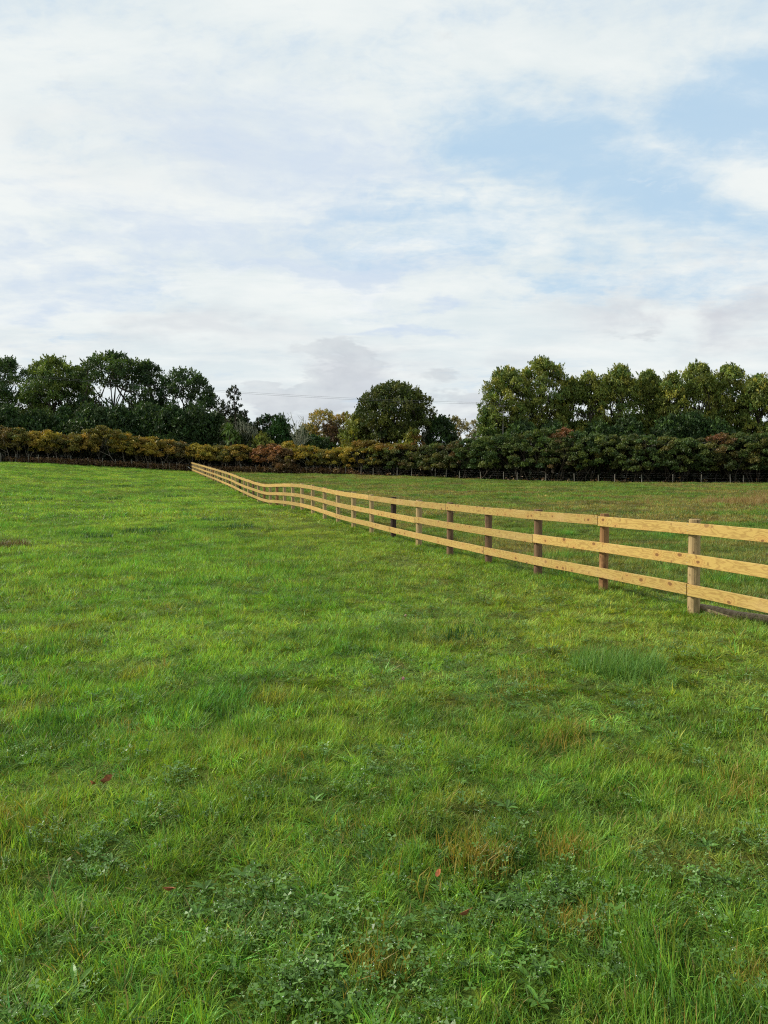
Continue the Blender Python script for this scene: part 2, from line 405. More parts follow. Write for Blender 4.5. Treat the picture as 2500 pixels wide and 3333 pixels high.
m_cable, t = mat('power_cable'); out(t, principled(t, (.12, .12, .13), .6, .3).outputs[0])
m_pvc, t = mat('white_plastic'); out(t, principled(t, (.75, .76, .77), .4, .4).outputs[0])

# ------------------------------------------------------------------ ground sheet to the horizon
rad = np.concatenate([[0.0], np.geomspace(.6, 140, 330), np.geomspace(148, 3500, 26)])
fwd = np.linspace(R(-50), R(50), 420); rest = np.linspace(R(50), R(310), 66)[1:-1]
ang = np.concatenate([fwd, rest]); na = len(ang)
RR, AA = np.meshgrid(rad[1:], ang, indexing='ij')
GX = np.r_[0, (RR * np.sin(AA)).ravel()]; GY = np.r_[0, (RR * np.cos(AA)).ravel()]
GZ = height(GX, GY)
nr = len(rad) - 1
i0 = np.arange(nr - 1)[:, None] * na + 1; j = np.arange(na); j2 = (j + 1) % na
Q = np.stack([i0 + j, i0 + na + j, i0 + na + j2, i0 + j2], -1).reshape(-1, 4)
me = bpy.data.meshes.new('field')
T3 = np.stack([np.zeros(na, int), 1 + j, 1 + j2], -1)
loops = np.r_[Q.ravel(), T3.ravel()]; lens = np.r_[np.full(len(Q), 4), np.full(len(T3), 3)]
me.vertices.add(len(GX)); me.vertices.foreach_set('co', np.c_[GX, GY, GZ].astype(np.float32).ravel())
me.loops.add(len(loops)); me.loops.foreach_set('vertex_index', loops.astype(np.int32))
me.polygons.add(len(lens)); me.polygons.foreach_set('loop_start', np.r_[0, np.cumsum(lens)[:-1]].astype(np.int32))
me.update(calc_edges=True); me.polygons.foreach_set('use_smooth', np.ones(len(lens), bool))
a = me.attributes.new('tone', 'FLOAT_COLOR', 'POINT')
a.data.foreach_set('color', np.c_[tone(GX, GY), np.ones(len(GX))].astype(np.float32).ravel())
me.flip_normals(); me.materials.append(m_ground)
tag(link('field', me), 'rolling green pasture falling towards the camera', kind='structure')

# ------------------------------------------------------------------ grass
src_cols = {}
def blade_set(rg, nb, spread, h0, h1, w, segs=3, own=.035, lean=.5, curl=.6, outward=False):
    """a small bunch of separate tapering blades"""
    mb = MB()
    for k in range(nb):
        r = spread * math.sqrt(rg.random()); th = rg.random() * 6.283
        b = np.array([r * math.cos(th), r * math.sin(th), -.01]); az = rg.random() * 6.283
        H = rg.uniform(h0, h1); ln = rg.normal(0, lean)
        if outward: az = th + rg.normal(0, .5); ln = abs(ln) + .8 * r / spread
        cu = abs(rg.normal(0, curl)); ww = w * rg.uniform(.7, 1.25)
        d = np.array([math.cos(az), math.sin(az), 0]); s = np.array([-d[1], d[0], 0]); tw = rg.normal(0, .6)
        s = s * math.cos(tw) + d * math.sin(tw)
        V = []
        ang = abs(ln) * .55
        p = b.copy()
        for q in range(segs + 1):
            f = q / segs; wd = ww * (1 - f ** 1.6) * .5 + (0 if q < segs else .0)
            if q < segs: V += [p - s * wd, p + s * wd]
            else: V += [p]
            ang += cu / segs * 1.5
            p = p + (d * math.sin(ang) + np.array([0, 0, math.cos(ang)])) * H / segs
        u = rg.random()
        v = rg.uniform(.5, 1.55); hue = rg.normal(0, .12)
        col = np.array([v * (1 + hue * 1.6), v, v * (1 - hue)])
        if u < own * .55: col = np.array([.30, .24, .08]) * rg.uniform(.6, 1.2) + 4
        elif u < own: col = np.array([.34, .23, .05]) * rg.uniform(.6, 1.1) + 4
        n = len(V)
        for q in range(segs - 1):
            pass
        fq = [(2 * q, 2 * q + 1, 2 * q + 3, 2 * q + 2) for q in range(segs - 1)]
        base = mb.n
        mb.v.append(np.array(V)); mb.n += n
        if fq: mb.f.append(np.array(fq) + base); mb.c.append(np.tile(col, (len(fq), 1))); mb.m.append(np.zeros(len(fq)))
        mb.f.append(np.array([(2 * segs - 2, 2 * segs - 1, 2 * segs)]) + base); mb.c.append(col[None]); mb.m.append(np.zeros(1))
    return mb
def clover_set(rg, nl, spread, size):
    mb = MB()
    for k in range(nl):
        r = spread * math.sqrt(rg.random()); th = rg.random() * 6.283; hh = rg.uniform(.02, .06)
        c = Vector((r * math.cos(th), r * math.sin(th), hh)); az = rg.random() * 6.283
        pale_sheen = rg.random() < .12  # pale sheen of some dewy leaves, put into their colour
        col = np.array([1.8, 1.6, 2.8]) * rg.uniform(.7, 1.1) if pale_sheen else np.array([1.05, 1.2, .95]) * rg.uniform(.7, 1.15)
        tube(mb, [(c.x * .8, c.y * .8, -.01), tuple(c)], size * .06, 3, (1, 1, 1), False)
        sz = size * rg.uniform(.7, 1.2); tilt = Vector((rg.normal(0, .35), rg.normal(0, .35), 1)).normalized()
        q = tilt.to_track_quat('Z', 'X')
        for a3 in range(3):
            a0 = az + a3 * 2.094; pts = []
            for (rr, da) in ((0, 0), (.6, -.42), (1.0, -.34), (.95, 0), (1.0, .34), (.6, .42)):
                v = Vector((math.cos(a0 + da) * rr * sz, math.sin(a0 + da) * rr * sz, .12 * sz * rr)); pts.append(tuple(c + q @ v))
            mb.add(pts, [(0, 1, 2, 3), (0, 3, 4, 5)], col)
        if rg.random() < .35:          # a drop of dew
            dcen = c + Vector((rg.normal(0, sz * .5), rg.normal(0, sz * .5), sz * .15)); e = size * .10
            pts = [tuple(dcen + Vector(v) * e) for v in ((1, 0, 0), (0, 1, 0), (-1, 0, 0), (0, -1, 0), (0, 0, 1), (0, 0, -1))]
            mb.add(pts, [(0, 1, 4), (1, 2, 4), (2, 3, 4), (3, 0, 4), (1, 0, 5), (2, 1, 5), (3, 2, 5), (0, 3, 5)], (4.72, 4.78, 4.80))
    return mb
def stalk_set(rg, n, spread, h, w, cols):
    mb = MB()
    for k in range(n):
        r = spread * rg.random(); th = rg.random() * 6.283; az = rg.random() * 6.283; H = h * rg.uniform(.5, 1.2); l = rg.uniform(.05, .5)
        p0 = np.array([r * math.cos(th), r * math.sin(th), -.02]); p1 = p0 + np.array([math.cos(az) * l * H * .4, math.sin(az) * l * H * .4, H * .6]); p2 = p1 + np.array([math.cos(az) * l * H, math.sin(az) * l * H, H * .35])
        s = np.array([-math.sin(az + 1), math.cos(az + 1), 0]) * w * .5
        mb.add([p0 - s, p0 + s, p1 + s * .8, p1 - s * .8], [(0, 1, 2, 3)], cols[int(rg.integers(len(cols)))])
        mb.add([p1 - s * .8, p1 + s * .8, p2], [(0, 1, 2)], cols[int(rg.integers(len(cols)))])
    return mb

def scatter(name, variants, pts, rot, scl, var, col, label, mat_):
    c = bpy.data.collections.new(name + '_sources')
    for k, mb in enumerate(variants):
        o = bpy.data.objects.new('%s_tuft_%02d' % (name, k), mb.mesh('%s_tuft_%02d' % (name, k), mat_)); c.objects.link(o)
    me = bpy.data.meshes.new(name); n = len(pts)
    me.vertices.add(n); me.vertices.foreach_set('co', pts.astype(np.float32).ravel())
    a = me.attributes.new('rot', 'FLOAT_VECTOR', 'POINT'); a.data.foreach_set('vector', rot.astype(np.float32).ravel())
    a = me.attributes.new('scl', 'FLOAT_VECTOR', 'POINT'); a.data.foreach_set('vector', scl.astype(np.float32).ravel())
    a = me.attributes.new('variant', 'INT', 'POINT'); a.data.foreach_set('value', var.astype(np.int32))
    a = me.attributes.new('tone', 'FLOAT_COLOR', 'POINT'); a.data.foreach_set('color', np.c_[col, np.ones(n)].astype(np.float32).ravel())
    o = link(name, me)
    ng = bpy.data.node_groups.new(name + '_scatter', 'GeometryNodeTree')
    ng.interface.new_socket('Geometry', in_out='INPUT', socket_type='NodeSocketGeometry'); ng.interface.new_socket('Geometry', in_out='OUTPUT', socket_type='NodeSocketGeometry')
    N = ng.nodes; L = ng.links
    gi = N.new('NodeGroupInput'); go = N.new('NodeGroupOutput'); ip = N.new('GeometryNodeInstanceOnPoints'); ci = N.new('GeometryNodeCollectionInfo')
    ci.inputs['Collection'].default_value = c; ci.inputs['Separate Children'].default_value = True; ci.inputs['Reset Children'].default_value = True
    def na(nm, ty):
        x = N.new('GeometryNodeInputNamedAttribute'); x.data_type = ty; x.inputs['Name'].default_value = nm; return x.outputs[0]
    L.new(gi.outputs[0], ip.inputs['Points']); L.new(ci.outputs[0], ip.inputs['Instance']); ip.inputs['Pick Instance'].default_value = True
    L.new(na('variant', 'INT'), ip.inputs['Instance Index']); L.new(na('rot', 'FLOAT_VECTOR'), ip.inputs['Rotation']); L.new(na('scl', 'FLOAT_VECTOR'), ip.inputs['Scale'])
    L.new(ip.outputs[0], go.inputs[0])
    md = o.modifiers.new('scatter', 'NODES'); md.node_group = ng
    tag(o, label, kind='stuff'); return o

r_ = np.random.default_rng(21)
near = [blade_set(r_, 28, .045, .035, .098, .0050, 4, .03, .65, 1.0) for _ in range(10)]
medv = [blade_set(r_, 28, .06, .035, .095, .0060, 3, .03, .65, .95) for _ in range(8)]
farv = [blade_set(r_, 30, .10, .045, .11, .0085, 2, .03, .7, .7) for _ in range(8)]
vfar = [blade_set(r_, 36, .20, .045, .12, .019, 2, .03, .7, .7) for _ in range(8)]
cl_near = [blade_set(r_, 60, .035, .05, .125, .0050, 4, .02, .5, .9, True) for _ in range(6)]
cl_mid = [blade_set(r_, 46, .05, .06, .14, .0075, 3, .02, .5, .6, True) for _ in range(5)]
cl_far = [blade_set(r_, 40, .11, .06, .14, .020, 2, .02, .6, .6, True) for _ in range(5)]
def ground_hit(px, py):
    d = direction(px, py); o = Vector((0, 0, EYE)); lo, hi = 1.0, 130.0; s = 1.0
    while s < hi:
        p = o + d * s
        if p.z < hz(p.x, p.y): break
        s *= 1.02
    return o + d * s
CLOVER = ((280, 2810, .30, 60), (900, 2960, .28, 60), (720, 3120, .22, 35), (1000, 3180, .26, 60), (1020, 3290, .20, 45), (1620, 2870, .26, 50), (1720, 2990, .24, 45), (1500, 3060, .25, 45), (1800, 3130, .30, 60), (1880, 2950, .25, 40), (2250, 2900, .25, 40), (1330, 2480, .55, 60), (1640, 2240, .8, 75), (1250, 2180, .7, 50), (2280, 2760, .4, 36), (620, 2560, .45, 30), (150, 2500, .5, 26), (1290, 2010, .9, 60), (1900, 2330, .5, 40), (2450, 2250, .7, 50), (1100, 2600, .4, 30), (1360, 3230, .2, 25), (2380, 3200, .2, 25), (180, 3250, .22, 20))
clc = [(ground_hit(q[0], q[1]), q[2]) for q in CLOVER]
HALF = R(40)
def band(r0, r1, dens):
    n = int(HALF * (r1 * r1 - r0 * r0) * dens)
    r = np.sqrt(r_.uniform(r0 * r0, r1 * r1, n)); a = r_.uniform(-HALF, HALF, n)
    return r * np.sin(a), r * np.cos(a)
def hedge_y(x):
    return np.interp(x, [p.x for p in hpts], [p.y for p in hpts])
X, Y, VV, SC = [], [], [], []
for (r0, r1, dens, v0, nv, sc) in ((1.2, 5.5, 640, 0, 10, 1.0), (5.5, 12, 330, 10, 8, 1.0), (12, 30, 105, 18, 8, 1.0), (30, 104, 17, 26, 8, 1.0)):
    x, y = band(r0, r1, dens); X.append(x); Y.append(y); VV.append(v0 + r_.integers(0, nv, len(x))); SC.append(np.full(len(x), sc))
lone = [0] * len(X)
for (r0, r1, dens, v0, nv, sc) in ((1.3, 7, 26, 34, 6, 1.0), (7, 24, 13, 40, 5, 1.0), (24, 103, 2.4, 45, 5, 1.0)):
    x, y = band(r0, r1, dens); X.append(x); Y.append(y); VV.append(v0 + r_.integers(0, nv, len(x))); SC.append(r_.uniform(.7, 1.5, len(x)))
fs = r_.uniform(-3, 44, 3600); fs[:1100] = np.round(fs[:1100])       # the mower and the digger leave a fringe at the fence
fp = np.array([fence_xy(q) for q in fs]); fo = r_.normal(0, .16, (len(fs), 2)); X.append(fp[:, 0] + fo[:, 0]); Y.append(fp[:, 1] + fo[:, 1])
VV.append(np.where(fs < 9, 34 + r_.integers(0, 11, len(fs)), 40 + r_.integers(0, 10, len(fs)))); SC.append(r_.uniform(.7, 1.2, len(fs)))
nbase = sum(len(q) for q in X[:4])
X = np.concatenate(X); Y = np.concatenate(Y); VV = np.concatenate(VV); SC = np.concatenate(SC)
ok = Y < hedge_y(X) + 1.0; isc = (np.arange(len(X)) >= nbase)[ok]; X, Y, VV, SC = X[ok], Y[ok], VV[ok], SC[ok]
bb = fbm(X * .9 + 31, Y * .9 + 7, 4); tt = fbm(X * 1.9 + 8, Y * 1.9 + 3, 3); sd = side(X, Y)
rad_ = np.hypot(X, Y); fq = np.clip(9.0 / np.maximum(rad_, 1.5), .12, 3.2) * 1.7   # clump size grows with distance, as the turf itself reads
n1 = np.where(rad_ < 5.5, fbm(X * 6.5 + 3, Y * 6.5, 3), np.where(rad_ < 14, fbm(X * 4.2 + 3, Y * 4.2, 3), np.where(rad_ < 35, fbm(X * 2.2 + 3, Y * 2.2, 3), fbm(X * .8 + 3, Y * .8, 4))))
lump = np.clip((n1 - .33) * 3.0, 0, 1)
hs = .38 + .78 * lump + .75 * np.clip((tt - .40) * 2.1, 0, 1) + .8 * np.clip((bb - .58) * 6, 0, 1)
hs *= np.where(np.hypot(X, Y) < 5.5, 1.05, .92)
hs *= 1 - .35 * np.exp(-((sd + 1.2) / 2.2) ** 2)
hs *= r_.uniform(.75, 1.25, len(X))
press = np.ones(len(X))
for p_, q_ in clc: press = np.minimum(press, 1 - .38 * np.exp(-((X - p_.x) ** 2 + (Y - p_.y) ** 2) / (q_ * 1.05) ** 2))
hs *= press
hs = np.where(isc, r_.uniform(.55, 1.25, len(X)) * (.8 + .4 * lump) * press, hs)
tn = tone(X, Y) * np.where(isc, r_.uniform(.75, 1.2, len(X)), 1)[:, None] * (.70 + .5 * lump)[:, None] * r_.uniform(.75, 1.3, (len(X), 1)) * np.c_[r_.normal(1, .09, len(X)), np.ones(len(X)), np.ones(len(X))]  # tone also carries painted light: tall clumps brighter, low gaps darker
sg = np.where(r_.random(len(X)) < .5, -1, 1); sg2 = np.where(r_.random(len(X)) < .5, -1, 1)
scl = np.c_[SC * sg * r_.uniform(.85, 1.2, len(X)), SC * sg2 * r_.uniform(.85, 1.2, len(X)), hs]
tl = (fbm(X * 2.4 + 60, Y * 2.4, 2) - .5) * 1.1; tl2 = (fbm(X * 2.4, Y * 2.4 + 80, 2) - .5) * 1.1
rot = np.c_[tl + r_.normal(0, .18, len(X)), tl2 + .12 + r_.normal(0, .18, len(X)), np.zeros(len(X))]
# spin first, lean after: the lean is given by the X and Y turns, so the spin comes from choosing among many bunches
scatter('grass', near + medv + farv + vfar + cl_near + cl_mid + cl_far, np.c_[X, Y, height(X, Y)], rot, scl, VV, tn, 'short green pasture grass covering the whole field', M_grass)

# clover mats between the grass, placed where the photograph shows them
def rosette(rg, nl, L, w):
    mb = MB()
    for k in range(nl):
        az = k * 6.283 / nl + rg.normal(0, .3); LL = L * rg.uniform(.6, 1.15); el = rg.uniform(.25, .9); d = np.array([math.cos(az), math.sin(az), 0]); s_ = np.array([-d[1], d[0], 0]); P0 = []
        for f, ww in ((0, .2), (.3, .8), (.6, 1), (.85, .6), (1, .06)):
            c = d * LL * f * math.cos(el * (1 - f * .5)) + np.array([0, 0, LL * math.sin(el) * f * (1 - .45 * f)]); e = s_ * w * ww * .5
            P0 += [c - e + [0, 0, w * .18 * ww], c, c + e + [0, 0, w * .18 * ww]]
        mb.add(P0, [(3 * q + a_, 3 * q + a_ + 1, 3 * q + a_ + 4, 3 * q + a_ + 3) for q in range(4) for a_ in (0, 1)], np.array([1.0, 1.15, .95]) * rg.uniform(.7, 1.3))
    return mb
clv = [clover_set(r_, 14, .09, float(q)) for q in (.010, .013, .015, .018)] + [rosette(r_, 8, .045, .012), rosette(r_, 6, .055, .015)]
cx_, cy_ = [], []
for (px, py, r, nn) in CLOVER:
    nn = int(nn * .36); p = ground_hit(px, py); th = r_.uniform(0, 6.283, nn); rr = r * r_.random(nn) ** .8 * 1.25
    cx_.append(p.x + rr * np.cos(th)); cy_.append(p.y + rr * np.sin(th))
x, y = band(1.5, 12, 7.0); cx_.append(x); cy_.append(y)
cx_ = np.concatenate(cx_); cy_ = np.concatenate(cy_); nn = len(cx_)
scatter('clover', clv, np.c_[cx_, cy_, height(cx_, cy_) + .004 + r_.uniform(0, .018, nn)], np.c_[r_.normal(0, .15, (nn, 2)), r_.uniform(0, 6.28, nn)],
        np.tile(r_.uniform(.7, 1.5, nn)[:, None], (1, 3)), r_.integers(0, 6, nn), np.tile([.082, .160, .026], (nn, 1)) * r_.uniform(.8, 1.2, (nn, 1)), 'dewy clover and low leafy weeds woven through the grass', M_clover)

# dry stalks in the right-hand paddock and yellowed clumps near the camera
dryc = [(4.36, 4.27, 4.13), (4.28, 4.19, 4.085), (4.22, 4.12, 4.05), (4.32, 4.25, 4.11)]
yel = [(4.34, 4.27, 4.07), (4.30, 4.20, 4.04), (4.26, 4.25, 4.05), (4.18, 4.22, 4.04)]
stv = [stalk_set(r_, 26, .35, .42, .011, dryc) for _ in range(4)] + [stalk_set(r_, 14, .10, .12, .0042, yel) for _ in range(4)]
sx, sy, sv, ss = [], [], [], []
def patch(px, py, spx, spy, nn, v0, sc, Z=None):
    for k in range(nn):
        p = ground_hit(px + r_.normal(0, spx), py + r_.normal(0, spy)); sx.append(p.x); sy.append(p.y); sv.append(v0 + int(r_.integers(0, 4))); ss.append(sc * r_.uniform(.6, 1.2))
for (px, py, spx, spy, nn, sc) in ((2130, 1642, 30, 5, 20, .8), (2220, 1640, 20, 4, 12, .6), (2330, 1640, 30, 5, 24, 1.1), (2440, 1640, 45, 6, 36, 1.3), (2480, 1625, 30, 6, 18, 1.2), (1950, 1640, 30, 4, 14, .6), (1680, 1620, 40, 4, 14, .45), (1780, 1632, 20, 4, 10, .5), (1160, 1578, 35, 4, 20, .6), (1330, 1582, 50, 6, 20, .6), (1050, 1572, 25, 3, 10, .5), (1450, 1590, 30, 4, 8, .5), (2030, 1640, 20, 3, 10, .6)):
    patch(px, py, spx, spy, nn, 0, sc)
for (px, py, spx, spy, nn, sc) in ((1560, 2820, 60, 40, 34, 1.2), (1850, 2800, 45, 35, 20, 1.1), (1820, 2420, 50, 30, 24, 1.1), (60, 2700, 50, 40, 20, 1.1), (1230, 3180, 45, 45, 22, 1.0), (1880, 3060, 60, 30, 18, .9), (1700, 2250, 80, 40, 24, 1.1), (2400, 2600, 80, 40, 26, 1.1), (850, 2500, 100, 40, 24, 1.0), (400, 2420, 100, 40, 20, 1.0), (2420, 3230, 50, 30, 10, 1.0), (1200, 2750, 90, 40, 14, .9)):
    patch(px, py, spx, spy, nn, 4, sc)
sx = np.array(sx); sy = np.array(sy); sv = np.array(sv); ss = np.array(ss); nn = len(sx)
scatter('dry_grass', stv, np.c_[sx, sy, height(sx, sy)], np.c_[r_.normal(0, .1, (nn, 2)), r_.uniform(0, 6.28, nn)], np.tile(ss[:, None], (1, 3)), sv,
        np.ones((nn, 3)), 'straw coloured dry stalks and yellowed blades scattered through the grass', M_grass)

# ------------------------------------------------------------------ post and rail fence
fence = thing('post_and_rail_fence', 'new pale timber three rail fence running over the dip to the far hedge', 'fence', (fence_xy(0)[0], fence_xy(0)[1], 0))
f0 = Vector(fence.location)
def fence_pt(s):
    """point and ground height on the fence line at post number s (may be fractional)"""
    x, y = fence_xy(s)
    i = math.floor(s); f = s - i
    P_ = [fence_h(i + k) if i + k < 45 else fence_h(44) + .045 * (i + k - 44) for k in (-1, 0, 1, 2)]
    h = .5 * ((2 * P_[1]) + (-P_[0] + P_[2]) * f + (2 * P_[0] - 5 * P_[1] + 4 * P_[2] - P_[3]) * f * f + (-P_[0] + 3 * P_[1] - 3 * P_[2] + P_[3]) * f ** 3)
    h = .35 * h + .65 * (P_[1] * (1 - f) + P_[2] * f)
    return Vector((x, y, h))
fdir = Vector((fb[0] - fa[0], fb[1] - fa[1], 0)).normalized(); fnorm = Vector((-fdir.y, fdir.x, 0))   # towards the camera side
if fnorm.x > 0: fnorm = -fnorm
kinds = {0: P_tan, 1: P_orange, 2: P_brown, 3: P_brown, 4: P_brown, 5: P_tan, 6: P_dark, 13: P_tan, 15: P_orange, 17: P_orange, 22: P_dark, 25: P_brown, 28: P_brown, 31: P_orange, 35: P_brown}
labels = {1: 'orange brown post with a dark red stain at its foot', 6: 'near black old post', 22: 'dark old post', 17: 'reddish brown post', 15: 'reddish brown post', 0: 'thick pale greenish brown post with knots'}
rp = np.random.default_rng(5)
for i in range(-3, NPOST):
    p = fence_pt(i); mb = MB(); k = 16; rr = .073 * rp.uniform(.93, 1.06); lean = rp.normal(0, .006, 2)
    H = PH + rp.normal(0, .008)
    rings = [(-.35, rr * 1.03), (.1, rr * 1.02), (.5, rr), (.85, rr * .985), (H - .02, rr * .975), (H - .004, rr * .965), (H, rr * .90)]
    wv = rp.normal(0, .0016, (3, k)); V = []
    for z, r in rings:
        for j_ in range(k):
            th = 2 * math.pi * j_ / k; q = r + wv[min(int(abs(z) * 2.2), 2)][j_]
            V.append((q * math.cos(th) + lean[0] * z, q * math.sin(th) + lean[1] * z, z))
    nr_ = len(rings)
    Fq = [(a_ * k + b_, a_ * k + (b_ + 1) % k, (a_ + 1) * k + (b_ + 1) % k, (a_ + 1) * k + b_) for a_ in range(nr_ - 1) for b_ in range(k)]
    mb.add(V, Fq); mb.add(V[-k:] + [(lean[0] * H, lean[1] * H, H + .003)], [(b_, (b_ + 1) % k, k) for b_ in range(k)])
    pm_ = kinds.get(i, [P_tan, P_tan, P_brown, P_tan, P_tan][int(rp.integers(5))])
    o = mb.build('post', pm_, fence, p - f0, smooth=False)
    if i in labels: o['label'] = labels[i]
nail_me = None
def rail(s0, s1, zc, hh, th, key):
    n_ = max(3, int((s1 - s0) * 5)); r1 = np.random.default_rng(key)
    ss_ = np.linspace(s0 + .004, s1 - .004, n_ + 1); V = []; U = []
    dz0, dz1 = r1.normal(0, .006, 2)
    for q, s in enumerate(ss_):
        c = fence_pt(s) - f0; f = q / n_
        c = c + fnorm * (.073 + th / 2 + .001) + Vector((0, 0, zc + dz0 * (1 - f) + dz1 * f + r1.normal(0, .0012)))
        b = .003
        prof = [(-th / 2 + b, hh / 2), (th / 2 - b, hh / 2), (th / 2, hh / 2 - b), (th / 2, -hh / 2 + b), (th / 2 - b, -hh / 2), (-th / 2 + b, -hh / 2), (-th / 2, -hh / 2 + b), (-th / 2, hh / 2 - b)]
        vv = [hh + th * .9, hh + .003, hh, 0, -.003, -th * .9, -th - hh, -th - .003]
        for (o_, z_), v_ in zip(prof, vv):
            V.append(c + fnorm * o_ + Vector((0, 0, z_))); U.append(((s * 2.06), v_))
    mb = MB(); k = 8
    Fq = [(a_ * k + b_, a_ * k + (b_ + 1) % k, (a_ + 1) * k + (b_ + 1) % k, (a_ + 1) * k + b_) for a_ in range(n_) for b_ in range(k)]
    mb.add([tuple(v) for v in V], Fq)
    mb.add([tuple(v) for v in V[:k]], [tuple(range(k))[::-1]]); mb.add([tuple(v) for v in V[-k:]], [tuple(range(k))])
    me = mb.mesh('rail', M_rail); uvl = me.uv_layers.new(name='UVMap')
    UU = U + U[:k] + U[-k:]
    for lp in me.loops: uvl.data[lp.index].uv = UU[lp.vertex_index]
    o = link('rail', me, fence)
    # two nail heads where the rail meets each near post
    global nail_me
    if nail_me is None:
        nm = MB(); tube(nm, [(0, 0, -.004), (0, 0, .002)], [.0055, .005], 8); nail_me = nm.mesh('nail', m_wire)
    for i in range(-2, 9):
        if s0 <= i <= s1:
            sh = .012 if i == s0 else (-.012 if i == s1 else 0)
            c = fence_pt(i + sh) - f0 + fnorm * (.073 + th + .0015)
            for dz_ in (-.04, .042):
                q = link('nail', nail_me, o, c + Vector((0, 0, zc + dz_))); q.rotation_euler = fnorm.to_track_quat('Z', 'Y').to_euler()
    return o
key = 100
for zc, off_ in ((1.092, 1), (.688, 2), (.300, 0)):
    s = off_ - 3
    cuts = [-3.0] + [float(v) for v in range(-3, 45) if (v - off_) % 3 == 0 and v > -3] + [44.0]
    for a_, b_ in zip(cuts[:-1], cuts[1:]):
        if b_ - a_ > .5: rail(a_, b_, zc, .146, .040, key); key += 1

# weathered half-sunk log behind the fence
lp0 = at(2278, 2004, 10.25); lp1 = at(2500, 2046, 9.35)
dirl = (lp1 - lp0); dirl.z = 0; dirl.normalize()
mb = MB(); pts = []; 
for q in range(13):
    p = Vector((lp0.x, lp0.y, 0)) + dirl * (q * .28); p.z = hz(p.x, p.y) + .055 + .006 * math.sin(q * 1.7); pts.append(p - lp0)
tube(mb, pts, [.058 + .004 * math.sin(q * 2.3) for q in range(13)], 12)
mb.add([tuple(pts[0] + Vector((0, math.cos(a_ * .5236) * .058, math.sin(a_ * .5236) * .058))) for a_ in range(12)], [tuple(range(12))])
o = mb.build('fallen_log', M_log, None, lp0); tag(o, 'weathered brown timber log lying in the grass behind the nearest post', 'log')

# ------------------------------------------------------------------ trees
def attach_skeleton(clumps, base, top_lead, rg, steps=5, base_r=None, lift=.25):
    """limbs from a leader to every clump, thickness by the number of clumps carried"""
    nodes = [Vector(base)]; par = [-1]
    L = Vector(top_lead) - Vector(base); m = 7
    for k in range(1, m + 1):
        w_ = Vector((rg.normal(0, .012), rg.normal(0, .012), 0)) * L.length
        nodes.append(Vector(base) + L * (k / m) + w_ * (1 if k < m else .3)); par.append(len(nodes) - 2)
    ends = []
    order = sorted(range(len(clumps)), key=lambda q: (Vector(clumps[q]) - Vector(base)).length)
    for q in order:
        c = Vector(clumps[q]); best = None; bs = 1e9
        for i, nd in enumerate(nodes):
            if i == 0: continue
            dd = c - nd; d = dd.length
            if d < 1e-6: continue
            cost = d * (1.0 + (.9 if dd.z < 0 else 0) + .6 * max(0, .35 - dd.z / d))
            if cost < bs: bs = cost; best = i
        a = nodes[best]; d = c - a; st = max(1, min(steps, int(d.length / .5))); prev = best
        for k in range(1, st + 1):
            f = k / st
            p = a + d * f + Vector((0, 0, -d.length * lift * .5 * math.sin(math.pi * f))) + Vector(rg.normal(0, .04, 3)) * d.length * (1 - f)
            nodes.append(p); par.append(prev); prev = len(nodes) - 1
        ends.append(prev)
    w = [0.0] * len(nodes)
    for e in ends:
        k = e
        while k != -1: w[k] += 1; k = par[k]
    return nodes, par, w
def skeleton_mesh(nodes, par, w, r0, rmin, mb, k=5, col=(1, 1, 1)):
    wm = max(w[0], 1); rad_ = [max(rmin, r0 * math.sqrt(max(x, .2) / wm)) for x in w]
    kids = {}
    for i, p in enumerate(par): kids.setdefault(p, []).append(i)
    stack = [(0, [0])]
    def run(start, chain):
        cur = start
        while True:
            ch = kids.get(cur, [])
            if not ch: break
            ch = sorted(ch, key=lambda c: -w[c])
            for c in ch[1:]: run_q.append((c, [cur, c]))
            cur = ch[0]; chain.append(cur)
        if len(chain) > 1:
            rr = [rad_[i] for i in chain]
            if len(chain) > 1 and chain[0] != 0: rr[0] = rr[1]
            rr[-1] = rmin * .7
            tube(mb, [nodes[i] for i in chain], rr, k, col, False)
    run_q = [(0, [0])]
    while run_q:
        s, c = run_q.pop(); run(s, c)
def crown_leaves(mb, clumps, rads, rg, n_per, size, pal, flat=.95, upb=.3, shell=.35, clump_var=.22, sq=None, spray=True):
    for c, r in zip(clumps, rads):
        n = max(6, int(n_per * (r ** 2)))
        d = rg.normal(size=(n, 3)); d /= np.linalg.norm(d, axis=1)[:, None]
        d[:, 2] = np.where(d[:, 2] < -.35, -d[:, 2] * .8, d[:, 2])
        rr = r * (shell + (1 - shell) * rg.random(n) ** .6) * rg.uniform(.8, 1.15, n)
        p = np.asarray(c) + d * rr[:, None] * np.array([1, 1, flat])
        base = pal[int(rg.integers(len(pal)))]; v = rg.uniform(1 - clump_var, 1 + clump_var)
        alt = pal[int(rg.integers(len(pal)))]
        f = rg.random((n, 1)) * .6
        cols = (np.array(base) * (1 - f) + np.array(alt) * f) * v * rg.uniform(.7, 1.3, (n, 1))
        quads(mb, p, size, rg, cols, upb, 1.9)
        if spray:
            for q in range(2 if rg.random() < .7 else 3):     # loose sprays reaching out of the clump
                o_ = rg.normal(size=3); o_[2] = abs(o_[2]) + .9; o_ /= np.linalg.norm(o_); m_ = 16
                u_ = rg.random((m_, 1)); st = np.asarray(c) + o_ * r * .6 + rg.normal(0, r * .25, 3) * np.array([1, 1, .3])
                quads(mb, st + o_ * u_ * r * .85 + rg.normal(0, .10, (m_, 3)) * (1.25 - u_), size * .9, rg, np.array(base) * v * 1.1 * rg.uniform(.7, 1.3, (m_, 1)), upb + .6, 2.2)
